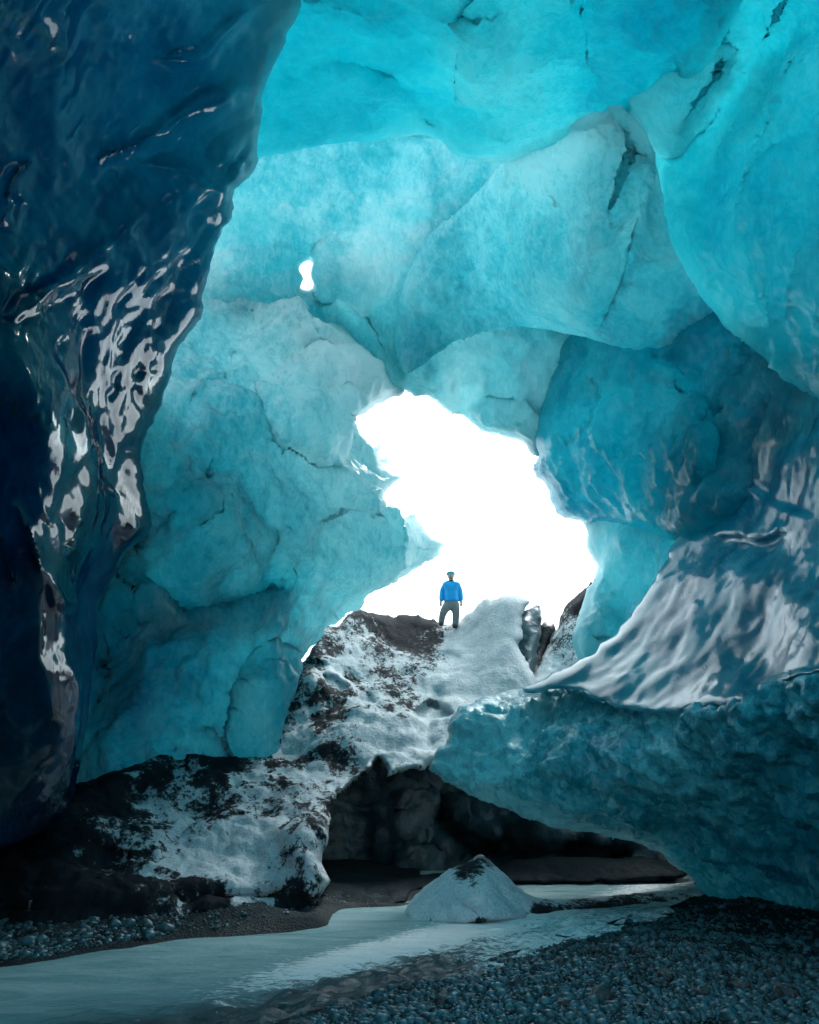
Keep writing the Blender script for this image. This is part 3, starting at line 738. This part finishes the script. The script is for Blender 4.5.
# moraine mound
PITTED = [(340, 690, 1), (290, 740, 1), (250, 770, 1), (390, 700, .7), (370, 740, .8), (430, 740, .4), (230, 850, .15), (200, 800, .7), (120, 830, 1), (60, 870, 1), (480, 640, 0), (440, 660, .1), (400, 640, .1), (270, 880, .1), (320, 850, .4)]
ASH = [(400, 630, 1.0), (370, 618, .75), (430, 640, .8), (345, 645, .35), (500, 620, -.1), (490, 660, -.1), (420, 620, .95), (385, 622, .85), (365, 632, .4), (460, 650, .0), (450, 690, .1), (480, 690, .08), (400, 660, .4), (340, 690, .65), (330, 700, .7), (370, 720, .3), (400, 740, .25),
                      (300, 740, .4), (280, 780, .5), (310, 800, .42), (260, 760, .52), (230, 760, .8), (210, 790, .55), (230, 840, 0), (270, 870, .05), (200, 870, .02), (180, 820, .33), (150, 780, .72), (110, 800, .98), (60, 840, .95),
                      (20, 870, .95), (100, 870, .66), (140, 860, .5), (160, 840, .35), (130, 905, 1.0), (60, 910, 1.0), (220, 908, .95), (290, 905, .75), (310, 860, .3), (320, 840, .4), (240, 935, .3), (400, 770, .5), (320, 920, .7), (470, 640, .12),
                      (440, 710, .3), (430, 745, .2), (410, 690, .6), (350, 660, .3)]
CREST = [(400, 620, .1), (450, 626, .05), (500, 605, .1), (500, 650, .25), (360, 620, .4), (480, 630, .1), (420, 640, .3), (340, 640, .7), (450, 690, .7), (300, 700, 1), (350, 700, 1), (400, 730, 1), (250, 800, 1), (100, 850, 1), (250, 900, 1)]
o = relief('ash_mound', [(-60, 830), (0, 820), (51, 813), (72, 787), (100, 776), (138, 764), (164, 749), (195, 746), (230, 741), (256, 733), (275, 710), (292, 695), (302, 662), (312, 650), (320, 634), (340, 622), (352, 612), (366, 610),
            (393, 616), (418, 617), (440, 621.5), (453, 624), (463, 617), (474, 608), (488, 599), (507, 595), (527, 598), (524, 614), (520, 640), (526, 660), (540, 690), (520, 720), (470, 740), (445, 760), (428, 768), (405, 773), (388, 775), (379, 757),
            (366, 772), (350, 785), (338, 795), (331, 806), (330, 830), (322, 856), (326, 880), (318, 902), (313, 930), (256, 935), (180, 942), (92, 950), (-60, 960)],
       [(-60, 830, 11), (0, 820, 12.5), (72, 787, 14.5), (164, 749, 16.5), (256, 733, 18), (302, 660, 20.5), (366, 610, 24), (450, 627, 24), (440, 660, 22.4), (507, 597, 22.6), (527, 600, 22.6), (520, 680, 19.5), (500, 650, 21), (430, 768, 16), (379, 770, 15.6), (338, 795, 14.4),
        (350, 700, 19.4), (420, 700, 19.2), (300, 760, 16.4), (240, 800, 14), (300, 830, 13.2), (322, 860, 12.9), (313, 925, 12.4), (240, 870, 12.3), (256, 932, 11.6), (180, 900, 11.6), (180, 940, 11), (92, 948, 10.6), (60, 880, 11.2), (0, 900, 10.8), (-60, 955, 9.8), (120, 830, 12.8)],
       M_mound, thick=[(450, 620, 6), (350, 620, 6), (300, 800, 3.0), (360, 740, 5), (330, 850, 2.0), (240, 850, 3.5), (100, 850, 4), (480, 640, 3)], step=2.0, jag=(4, 11), edge=(8, .6), taper=26,
       folds=[('lip', [(300, 655), (312, 658), (328, 662)], .7, 8), ('lip', [(392, 680), (408, 670), (428, 684)], .5, 9), ('lip', [(440, 655), (452, 652), (464, 660)], .4, 8), ('lip', [(368, 690), (374, 700), (384, 708)], .5, 8),
              ('lip', [(414, 712), (430, 702), (456, 714)], 1.0, 9), ('lip', [(318, 680), (332, 676), (350, 690)], .5, 10), ('groove', [(440, 690), (432, 720), (424, 750)], .5, 7),
              ('lip', [(160, 905), (220, 895), (262, 893), (290, 880)], .6, 10), ('lip', [(0, 905), (60, 908), (150, 910)], .6, 8), ('lip', [(20, 860), (80, 845), (130, 850)], .4, 12),
              ('lip', [(170, 925), (230, 918), (300, 915)], .4, 6), ('ridge', [(318, 800), (300, 840), (310, 900)], .4, 14), ('groove', [(130, 800), (160, 780), (190, 755)], .5, 14)],
       disp=[('fbm', 2.6, .40, {'oct': 5, 'mask': CREST}), ('ridged', 1.2, .06, {'oct': 6, 'mask': CREST}), ('ridged', .4, .03, {'mask': CREST}), ('pits', (.40, .40, .35), .03, {'warp': .8, 'ws': .6, 'mask': PITTED}), ('fbm', .18, .02)],
       attrs={'ash': lambda q, pos, d: np.clip(blend(ASH, q) + (.12 + .88 * blend(CREST, q)) * (.28 * fbm(pos / (.9, .9, 2.2), 7, .68) + .16 * fbm(pos / .2, 4, .6)), -.3, 1.3)})
tag(o, 'snowy ice mound streaked with black ash, rising from stream to cave mouth', 'ice mound')

o = relief('leaning_ice_slab', [(592, 582), (587, 588), (575, 596), (565, 608), (556, 628), (546, 650), (536, 672), (528, 692), (545, 700), (620, 690), (640, 640), (610, 590)],
       [(592, 582, 22), (556, 628, 22), (530, 690, 20), (620, 690, 18.5), (630, 600, 20)], M_chunk, thick=2.5, step=2, jag=(2, 9), edge=(12, .9),
       disp=[('fbm', 1.5, .15), ('fbm', .3, .05)], attrs={'ash': [(580, 595, .75), (560, 640, .5), (545, 680, .25), (590, 650, .35)]})
tag(o, 'grey granular ice slab leaning beside the glossy ledge at cave mouth', 'ice slab')
o = relief('ice_boulder', [(523, 612), (530, 607), (541, 606), (541, 622), (540, 640), (536, 660), (530, 690), (505, 700), (480, 690), (486, 676), (500, 672), (508, 660), (510, 640), (512, 626)],
       [(523, 612, 22.5), (541, 606, 22.5), (530, 690, 20.6), (490, 690, 20.4), (530, 640, 22)], M_greyice, thick=2, step=1.6, jag=(2, 7), edge=(6, .5), folds=[('ridge', [(524, 615), (530, 640), (526, 670)], .3, 5)],
       disp=[('ridged', .8, .12), ('fbm', .3, .06)])
tag(o, 'dark grey-blue ice boulder between the snow lobe and brown rock', 'boulder')
o = relief('rock', [(541, 626), (546, 622), (554, 624), (556, 634), (548, 654), (538, 680), (528, 694), (528, 660), (536, 640)], [(541, 626, 23), (555, 624, 23), (530, 690, 21), (545, 650, 22.6)], M_rock, thick=1.6, step=1.6, jag=(2, 7), edge=(6, .5), disp=[('ridged', .6, .1)])
tag(o, 'small brown rock in the notch beside the leaning grey slab', 'rock')

# hollow under the mound: back wall
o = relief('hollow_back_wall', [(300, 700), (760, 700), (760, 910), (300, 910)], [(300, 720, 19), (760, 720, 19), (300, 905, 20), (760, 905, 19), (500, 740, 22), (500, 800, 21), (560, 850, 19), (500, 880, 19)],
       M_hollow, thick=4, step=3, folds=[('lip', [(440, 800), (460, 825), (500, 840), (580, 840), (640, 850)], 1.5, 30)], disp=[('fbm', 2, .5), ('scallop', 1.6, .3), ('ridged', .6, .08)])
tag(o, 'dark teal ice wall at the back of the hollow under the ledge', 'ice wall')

# ice heap in the stream
o = relief('ice_heap', [(405, 912), (410, 902), (420, 891), (436, 879), (451, 868), (465, 862), (479, 855), (487, 858), (495, 865), (513, 883), (526, 892), (538, 898), (560, 899), (605, 896), (640, 893), (686, 891), (700, 886), (709, 887), (700, 897), (666, 906), (600, 912), (533, 919), (500, 921), (456, 925), (415, 928), (407, 922)],
       [(405, 912, 12.3), (479, 856, 13.2), (456, 923, 11.5), (520, 920, 11.8), (538, 900, 13), (605, 897, 13.6), (600, 912, 12.9), (690, 891, 14.4), (700, 897, 14), (480, 890, 12.2), (440, 890, 12.4)],
       M_chunk, thick=1.6, step=1.5, jag=(1.5, 8), edge=(6, .35), taper=24, folds=[('ridge', [(480, 856), (486, 880), (478, 915)], .15, 16)],
       disp=[('fbm', .8, .08), ('ridged', .25, .03), ('fbm', .1, .015)],
       attrs={'ash': [(470, 872, .72), (466, 866, .74), (474, 884, .66), (482, 868, .6), (490, 880, -.1), (440, 890, -.1), (430, 910, -.1), (470, 905, -.1), (520, 900, 0), (500, 910, 0), (560, 899, .1), (560, 908, .7), (600, 897, .1), (600, 905, .75), (600, 912, 1.1), (660, 893, .15), (660, 901, .9), (690, 896, .6), (540, 918, 1.0), (480, 924, .8), (430, 928, .7), (690, 889, .1)]})
tag(o, 'small pointed heap of granular ice with a long tail in the stream', 'ice heap')

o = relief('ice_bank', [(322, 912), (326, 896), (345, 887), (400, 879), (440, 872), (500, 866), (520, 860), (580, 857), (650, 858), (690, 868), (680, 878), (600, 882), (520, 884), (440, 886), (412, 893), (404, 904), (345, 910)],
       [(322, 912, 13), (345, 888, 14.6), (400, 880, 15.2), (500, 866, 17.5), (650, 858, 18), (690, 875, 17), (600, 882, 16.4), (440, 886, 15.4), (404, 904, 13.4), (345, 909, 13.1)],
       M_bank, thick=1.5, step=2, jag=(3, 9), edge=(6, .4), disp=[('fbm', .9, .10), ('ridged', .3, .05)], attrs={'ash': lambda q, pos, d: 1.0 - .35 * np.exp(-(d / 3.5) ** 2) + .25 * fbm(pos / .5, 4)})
tag(o, 'low black ice bank behind the pointed heap, inside the hollow', 'ice bank')
o = relief('ice_bank', [(84, 951), (110, 941), (140, 934), (180, 927), (230, 920), (262, 915), (300, 911), (316, 914), (316, 926), (290, 931), (256, 934), (180, 943), (120, 953)],
       [(84, 951, 10.3), (140, 936, 11.2), (230, 921, 12.0), (316, 914, 12.6), (316, 926, 11.9), (256, 934, 11.3), (180, 943, 10.8), (120, 953, 10.2)],
       M_mound, thick=.8, step=1.6, jag=(3, 8), edge=(6, .3), disp=[('fbm', .6, .06), ('ridged', .25, .03)], attrs={'ash': lambda q, pos, d: .38 + .4 * fbm(pos / .4, 4)})
tag(o, 'thin pale ice bank along the far shore at the foot of the mound', 'ice bank')

# ------------------------------------------------------------------ ground, stream
SH = [(-200, 985), (-60, 972), (0, 966), (60, 956), (92, 950), (180, 938), (256, 932), (313, 926), (322, 914), (340, 908), (405, 904), (420, 890), (520, 888), (600, 888), (690, 880), (640, 872), (500, 870), (420, 872), (330, 880)]
SN = [(700, 884), (712, 890), (690, 905), (640, 917), (600, 926), (560, 938), (530, 950), (480, 966), (420, 985), (360, 1003), (270, 1030), (130, 1050), (20, 1075), (-250, 1130)]
far_l = [tuple(G(np.array(float(a)), np.array(float(b)))[:2]) for a, b in SH[:11]] + [(0.6, 15.5), (0.4, 20.5), (6.6, 20.5)]
near_l = [tuple(G(np.array(float(a)), np.array(float(b)))[:2]) for a, b in SN]
STREAM = smooth_line(far_l + near_l, 6)


def axis(lo, hi, st, far):
    a = list(np.arange(lo, hi + st, st)); s = st
    while a[-1] < far: s *= 1.35; a.append(a[-1] + s)
    s = st
    while a[0] > -far: s *= 1.35; a.insert(0, a[0] - s)
    return np.array(a)
xs, ys = axis(-9, 9, .06, 3500), axis(3.5, 17, .06, 3500)
GX, GY = np.meshgrid(xs, ys)
gq = np.c_[GX.ravel(), GY.ravel()]
sd = np.full(len(gq), 50.0)
mloc = (np.abs(gq[:, 0]) < 14) & (gq[:, 1] > 1) & (gq[:, 1] < 24)
dd, _, _, _ = line_dist(gq[mloc], STREAM, True)
sd[mloc] = np.where(inside(gq[mloc], STREAM), -dd, dd)
p3 = np.c_[gq, np.zeros(len(gq))]
h = np.where(sd > 0, .04 + .16 * sstep(sd, 0, 1.6), -.25 * sstep(-sd, 0, .5) + .04)
h = h + np.where(np.abs(gq[:, 0]) < 30, .05 * fbm(p3 / 1.1, 5) + .09 * fbm(p3 / 4, 2), 0) * np.where(sd > 0, 1, .5)
ny_, nx_ = GX.shape
v0 = (np.arange(ny_ - 1)[:, None] * nx_ + np.arange(nx_ - 1)[None]).ravel()
k = NT('black_gravel')
n = k.noise(26, 7, .75); vo = k.voro(30, None, 'F1')
c = k.mix(k.ramp(n, [(.3, 0.0), (.75, 1.0)]), (.003, .010, .013), (.012, .032, .039))
nr = k.bump(k.math('ADD', vo, n), .8, .05)
pr = k.n('ShaderNodeBsdfPrincipled')
k.set(pr, Base_Color=c, Roughness=k.ramp(k.noise(1.2, 4), [(.35, .55), (.65, .85)]), Normal=nr)
pr.inputs['Specular IOR Level'].default_value = .12
k.l(pr.outputs[0], k.out.inputs['Surface']); M_gravel = k.m
g = link_mesh('ground', np.c_[gq, h], np.stack([v0, v0 + 1, v0 + nx_ + 1, v0 + nx_], 1), M_gravel)
tag(g, kind='structure')
def ground_h(x, y):
    ix = np.clip(np.searchsorted(xs, x) , 0, nx_ - 1); iy = np.clip(np.searchsorted(ys, y), 0, ny_ - 1)
    return h.reshape(ny_, nx_)[iy, ix]

# water
wx, wy = np.arange(-9, 9, .05), np.arange(4, 21, .05)
WX, WY = np.meshgrid(wx, wy); wq = np.c_[WX.ravel(), WY.ravel()]
wd_, _, _, _ = line_dist(wq, STREAM, True)
wi = inside(wq, STREAM)
keep = (wi | (wd_ < .5)).reshape(WX.shape)
wp = np.c_[wq, np.zeros(len(wq))]
# riffle strip along the near bank: choppy dark water, whiter foam on its far side
nb = smooth_line(near_l, 6, closed=False)
nd, _, _, npar = line_dist(wq, nb, False)
rif = np.exp(-(nd / 1.05) ** 2) * (wq[:, 1] < 12.5)
wave = .012 * fbm(wp / (1.4, .5, 1), 3) + rif * (.12 * fbm(wp / (.5, .26, 1), 4, .45) + .03)
foam = 1.35 * np.exp(-((nd - 1.30) / .60) ** 2) * sstep(wq[:, 0], -2.6, -.4) * (1 - .4 * sstep(wq[:, 0], 1.5, 3)) + .75 * np.exp(-(nd / .8) ** 2) * sstep(wq[:, 0], -.3, 1.2)  # foam strip; light falling from the opening is whitened into it too
cellm = keep[:-1, :-1] & keep[1:, :-1] & keep[:-1, 1:] & keep[1:, 1:]
iy, ix = np.nonzero(cellm); v0 = iy * len(wx) + ix
F = np.stack([v0, v0 + 1, v0 + len(wx) + 1, v0 + len(wx)], 1)
used = np.unique(F); mp = np.full(len(wq), -1); mp[used] = np.arange(len(used))
k = NT('glacial_meltwater')
fl = k.noise(1.0, 6, .6, 1.0, k.scale((.7, 2.4, 1), (0, 0, .25)))
fo = k.noise(8, 8, .72, 1.0, k.scale((.8, 2.2, 1), (0, 0, .3)))
ff = k.math('ADD', k.attr('foam'), k.math('SUBTRACT', k.math('MULTIPLY', fo, 3.2), 1.85))
ff = k.ramp(ff, [(.30, 0.0), (.62, 1.0)])
milk = k.mix(k.ramp(fl, [(.3, 0.0), (.7, 1.0)]), (.18, .42, .44), (.50, .70, .72))
dark = k.math('MULTIPLY', k.attr('riffle'), 1.0, True)
wc = k.mix(dark, milk, (.010, .060, .076))
wc = k.mix(ff, wc, (.92, .95, .95))
pr = k.n('ShaderNodeBsdfPrincipled')
k.set(pr, Base_Color=wc, Roughness=k.mix(ff, (.16, .16, .16), (.6, .6, .6)), IOR=1.33, Normal=k.bump(k.math('ADD', fl, k.math('MULTIPLY', fo, .6)), 1.0, .09))
k.l(pr.outputs[0], k.out.inputs['Surface'])
o = link_mesh('stream', np.c_[wq, wave][used], mp[F], k.m, attrs={'foam': foam[used], 'riffle': np.clip(rif[used] * 1.3 * (1 - sstep(wq[used][:, 0], 0, 2)), 0, 1)})
tag(o, kind='structure')

# gravel: loose stones
def stone(seed, sub=2):
    bm = bmesh.new(); bmesh.ops.create_icosphere(bm, subdivisions=sub, radius=1)
    v = np.array([x.co[:] for x in bm.verts]); f = np.array([[x.index for x in y.verts] for y in bm.faces]); bm.free()
    r = 1 + .35 * fbm(v * .9 + seed * 7.1, 3)
    v = v * r[:, None]
    for n_ in np.random.default_rng(seed).normal(size=(5, 3)):
        n_ /= np.linalg.norm(n_); dd = v @ n_; v = v - np.outer(np.maximum(dd - .62, 0) * .85, n_)
    return v * np.array([1.15, .95, .75]), f
kinds = [stone(s, 1) for s in range(6)]
Vs, Fs, n0 = [], [], 0
N = 62000
py = 900 + 172 * rng.random(N) ** .9
px = -20 + 860 * rng.random(N)
gp = G(px, py)
dg, _, _, _ = line_dist(gp[:, :2], STREAM, True)
patch = fbm(np.c_[gp[:, :2] / 1.3, np.zeros(N)], 3)
ok = ((patch > -.25) | (rng.random(N) < .35)) & (~inside(gp[:, :2], STREAM)) & (gp[:, 1] < 14) & ((dg > .1) | (rng.random(N) < .25))
for (x, y) in gp[ok][:, :2]:
    v, f = kinds[rng.integers(6)]
    s = .007 + .020 * rng.random() ** 4 + (.05 * rng.random() ** 2 if rng.random() < .07 else 0)
    if x < -3 and y > 8: s *= 1.7
    a = rng.random() * 6.28; ca, sa = math.cos(a), math.sin(a)
    w = v * s
    w = np.c_[w[:, 0] * ca - w[:, 1] * sa, w[:, 0] * sa + w[:, 1] * ca, w[:, 2]]
    Vs.append(w + np.array([x, y, float(ground_h(x, y)) + s * .25])); Fs.append(f + n0); n0 += len(v)
o = link_mesh('gravel', np.concatenate(Vs), np.concatenate(Fs), M_pebble)
tag(o, 'dark wet gravel covering the near bank and left shore', 'gravel', kind='stuff')

for i_, (x_, y_, r_) in enumerate([(405, 985, .07), (445, 1008, .09), (520, 1000, .06), (560, 975, .06), (600, 1012, .10), (668, 992, .08), (705, 1010, .07), (740, 1000, .09), (770, 985, .06), (640, 965, .06), (500, 978, .05), (790, 1015, .10), (565, 1018, .06), (690, 958, .06), (360, 1014, .08)]):
    v, f = stone(40 + i_, 3)
    p_ = G(np.array(float(x_)), np.array(float(y_)), .12)
    a = i_ * 1.7; ca, sa = math.cos(a), math.sin(a)
    w_ = v * r_; w_ = np.c_[w_[:, 0] * ca - w_[:, 1] * sa, w_[:, 0] * sa + w_[:, 1] * ca, w_[:, 2]]
    o = link_mesh('stone', w_, f, M_rock)
    o.location = (p_[0], p_[1], float(ground_h(p_[0], p_[1])) + r_ * .25)
    tag(o, 'dark fist-sized stone lying on the gravel of the near bank', 'stone', 'larger stones on the gravel bank')

# ------------------------------------------------------------------ unseen rest of the cave behind the camera, added and shaped to control the light
def shell():
    na, nb_ = 60, 50
    a = np.linspace(R(-12), R(192), na); t = np.linspace(0, 1, nb_)
    A, T = np.meshgrid(a, t)
    def surf(off):
        yy = 4.6 - 12 * T
        close = 1 - .25 * np.clip((T - .4) / .6, 0, 1) ** 1.5
        rx, rz = (9.0 + off) * close, (11.5 + off) * close
        p = np.stack([.6 + rx * np.cos(A), yy, -0.2 + rz * np.sin(A)], -1).reshape(-1, 3)
        return p
    pi = surf(0); po = surf(2.4)
    pi = pi + .5 * fbm(pi / 3, 3)[:, None] * np.array([1, .3, 1])
    v0 = (np.arange(nb_ - 1)[:, None] * na + np.arange(na - 1)[None]).ravel()
    F = np.stack([v0, v0 + 1, v0 + na + 1, v0 + na], 1); n = len(pi)
    E = np.concatenate([F[:, [0, 1]], F[:, [1, 2]], F[:, [2, 3]], F[:, [3, 0]]])
    key = E[:, 0] * n + E[:, 1]; rk = E[:, 1] * n + E[:, 0]; bd = E[~np.isin(key, rk)]
    S = np.stack([bd[:, 1], bd[:, 0], bd[:, 0] + n, bd[:, 1] + n], 1)
    return np.concatenate([pi, po]), np.concatenate([F, F[:, ::-1] + n, S])


V, F = shell()
o = link_mesh('unseen_vault', V, F, M_vault, attrs={**ice_pattern(V), 'body': np.full(len(V), 2.4)})
tag(o, kind='structure')

#@@PERSON
def skinned(name, chains, mat, parent, sub=2):
    """one continuous surface grown round a branching skeleton: chains of (x, y, z, radius); a chain starting with an int continues from that point"""
    V, E, Rr = [], [], []
    for ch_ in chains:
        prev = None
        for pnt in ch_:
            if isinstance(pnt, int): prev = pnt; continue
            V.append(pnt[:3]); Rr.append(pnt[3]); i = len(V) - 1
            if prev is not None: E.append((prev, i))
            prev = i
    me = bpy.data.meshes.new(name); me.from_pydata(V, E, [])
    o = bpy.data.objects.new(name, me); COL.objects.link(o)
    md = o.modifiers.new('skin', 'SKIN'); md.use_smooth_shade = True
    sk = me.skin_vertices[0].data
    for i, r in enumerate(Rr):
        rr = tuple((1.45 if v_ > .02 else 1.15) * v_ for v_ in (r if isinstance(r, tuple) else (r, r)))
        sk[i].radius = rr
    sk[0].use_root = True
    o.modifiers.new('sub', 'SUBSURF').levels = sub
    o.modifiers['sub'].render_levels = sub
    dg = bpy.context.evaluated_depsgraph_get()
    m2 = bpy.data.meshes.new_from_object(o.evaluated_get(dg))
    o.modifiers.clear(); o.data = m2; m2.name = name
    m2.materials.clear(); m2.materials.append(mat)
    m2.polygons.foreach_set('use_smooth', np.ones(len(m2.polygons), bool))
    o.parent = parent
    return o


PY = 23.75
pb = P(np.array(450.), np.array(626.), np.array(PY)); pt = P(np.array(450.), np.array(572.), np.array(PY))
PS = (pt[2] - pb[2]) / 54.0
person = empty('person', tuple(pb))
tag(person, 'person in a blue jacket and grey trousers standing on the mound crest', 'person')
def L(px, py, y=0.0, r=.05): return ((px - 450) * PS, y, (626 - py) * PS, r)
M_skin = plain('skin', (.72, .44, .34), .5, .08, 20, .05)
M_jacket = plain('blue_shell_fabric', (.014, .42, .90), .55, .12, 9, .3)
M_trous = plain('grey_cloth', (.26, .26, .25), .8, .2, 12, .3)
M_boot = plain('brown_leather', (.05, .042, .036), .6, .3, 20, .2)
M_beanie = plain('teal_knit', (.04, .40, .52), .85, .15, 40, .4)
M_beard = plain('brown_hair', (.14, .07, .04), .8, .3, 50, .3)
M_collar = plain('dark_lining', (.02, .045, .08), .7, .2, 20, .2)
def fingers(base, wx, wz, sgn, idx):
    out = []
    for kf, (dx, ln) in enumerate(((-.026, .062), (-.009, .072), (.009, .068), (.026, .052))):
        x0, z0 = wx + dx, wz - .075
        out.append([base, (x0, -.01, z0, .010), (x0, -.018, z0 - ln * .55, .0095), (x0 - .002 * sgn, -.035, z0 - ln, .008)])
    out.append([base, (wx - sgn * .035, -.03, wz - .045, .011), (wx - sgn * .040, -.045, wz - .085, .009)])
    return out
# bare body: pelvis 0, spine, neck, head; arms; legs
B = [[L(453, 602, 0, .11), L(452.5, 594, 0, .115), L(452, 586, 0, (.15, .10)), L(452, 581.6, 0, .055), L(452, 579.4, -.01, .055), L(451.8, 577.2, -.02, (.090, .105)), L(451.8, 574.4, -.01, (.090, .105)), L(451.8, 572.2, 0, .06)]]
n = 8
B.append([2, L(446, 584, 0, .062), L(442.6, 592, .03, .045), L(441.4, 600.5, -.02, .034), L(441.6, 603, -.03, (.042, .020))]); hl = n + 3; n += 4
B.append([2, L(458.5, 584, 0, .062), L(461.4, 592, .03, .045), L(461.2, 600.5, -.02, .034), L(461.0, 603, -.03, (.042, .020))]); hr = n + 3; n += 4
B.append([0, L(449.5, 605, 0, .085), L(442.8, 612.5, -.12, .062), L(441.8, 621.5, .0, .042)]); n += 3
B.append([0, L(456, 605, 0, .085), L(456.2, 615, -.05, .060), L(454.8, 623.5, .0, .042)]); n += 3
for f_ in fingers(hl, *[(L(441.6, 603)[0]), (L(441.6, 603)[2])], 1, 0) + fingers(hr, L(461, 603)[0], L(461, 603)[2], -1, 1): B.append(f_)
body = skinned('body', B, M_skin, person, 2)
jk = [[L(452.0, 603.5, 0, (.19, .15)), L(452.0, 600.5, 0, (.20, .155)), L(451.8, 594, 0, (.182, .145)), L(451.8, 588.5, 0, (.205, .14)), L(451.8, 585, 0, (.19, .12)), L(451.8, 582.6, 0, (.10, .09)), L(451.8, 581, 0, (.07, .07))],
      [4, L(445.9, 585.2, 0, .088), L(443.4, 592, .03, .078), L(442.4, 598, -.005, .066), L(442.0, 602.4, -.02, .058)],
      [4, L(457.9, 585.2, 0, .088), L(460.4, 592, .03, .078), L(461.0, 598, -.005, .066), L(461.0, 602.4, -.02, .058)]]
jacket = skinned('jacket', jk, M_jacket, person, 2)
skinned('collar', [[L(452, 582.8, 0, .088), L(452, 580.6, .01, .080)]], M_collar, person, 2)
zp = skinned('zip', [[L(452.2, 583.5, -.115, .006), L(452.2, 590, -.135, .006), L(452.4, 600.5, -.142, .006)]], M_collar, jacket, 1)
tr_ = [[L(452, 599.5, 0, (.16, .125)), L(452, 603.5, 0, (.165, .125))],
       [1, L(447.6, 607, -.03, .112), L(443.6, 613, -.10, .095), L(442.3, 618, -.03, .082), L(441.8, 622.5, .0, .076), L(441.7, 624.6, .0, .07)],
       [1, L(456.0, 607, 0, .112), L(456.2, 615, -.04, .092), L(455.6, 620, -.01, .082), L(455.0, 624.6, .0, .076), L(454.9, 626.6, .0, .07)]]
trousers = skinned('trousers', tr_, M_trous, person, 2)
for fx, fy in ((441.6, 624.6), (454.7, 626.6)):
    skinned('boot', [[L(fx, fy - 3.6, .02, .066), L(fx, fy - .6, .02, .070), L(fx - .3, fy + .2, -.10, .060), L(fx - .5, fy + .5, -.22, .046)]], M_boot, person, 2)
bn = skinned('beanie', [[L(451.8, 576.2, .01, (.105, .112)), L(451.8, 574.2, .0, (.116, .125)), L(451.8, 571.2, .01, .09)]], M_beanie, person, 2)
skinned('beard', [[L(451.8, 578.9, -.075, (.060, .035)), L(451.9, 579.9, -.07, (.040, .03))]], M_beard, person, 2)
for ex in (450.8, 452.8):
    skinned('eye', [[L(ex, 576.6, -.108, .011), L(ex, 576.6, -.114, .008)]], M_collar, body, 1)
skinned('nose', [[L(451.8, 576.7, -.108, .012), L(451.8, 577.7, -.128, .016)]], M_skin, body, 1)

# ------------------------------------------------------------------ light
SUN_EL, SUN_AZ = R(48), R(25)
w = bpy.data.worlds.new("World"); scene.world = w; w.use_nodes = True
nt = w.node_tree; nt.nodes.clear()
sky = nt.nodes.new('ShaderNodeTexSky'); sky.sky_type = 'NISHITA'; sky.sun_disc = False
sky.sun_elevation = SUN_EL; sky.sun_rotation = SUN_AZ; sky.air_density = 1.0; sky.dust_density = 1.5
hs = nt.nodes.new('ShaderNodeHueSaturation'); hs.inputs['Saturation'].default_value = .12
bg = nt.nodes.new('ShaderNodeBackground'); bg.inputs['Strength'].default_value = .15
wo = nt.nodes.new('ShaderNodeOutputWorld')
nt.links.new(sky.outputs[0], hs.inputs['Color']); cool = nt.nodes.new('ShaderNodeMix'); cool.data_type = 'RGBA'; cool.blend_type = 'MULTIPLY'; cool.inputs[0].default_value = 1; cool.inputs[7].default_value = (.85, 1.01, 1.05, 1)
nt.links.new(hs.outputs[0], cool.inputs[6]); nt.links.new(cool.outputs[2], bg.inputs['Color']); nt.links.new(bg.outputs[0], wo.inputs[0])
sl = bpy.data.lights.new("sun", 'SUN'); sl.energy = 1.2; sl.angle = R(20); sl.color = (1, .99, .97)
so = bpy.data.objects.new("sun", sl); COL.objects.link(so)
dvec = Vector((math.sin(SUN_AZ) * math.cos(SUN_EL), math.cos(SUN_AZ) * math.cos(SUN_EL), math.sin(SUN_EL)))
so.rotation_euler = dvec.to_track_quat('Z', 'Y').to_euler()

scene.view_settings.view_transform = 'Standard'
scene.view_settings.look = 'None'
scene.view_settings.exposure = 1.6
scene.view_settings.gamma = 1
c = scene.cycles
c.use_denoising = True
c.max_bounces = 6; c.diffuse_bounces = 2; c.glossy_bounces = 2; c.transmission_bounces = 4
c.adaptive_threshold = .03
c.sample_clamp_indirect = 8
c.use_adaptive_sampling = True
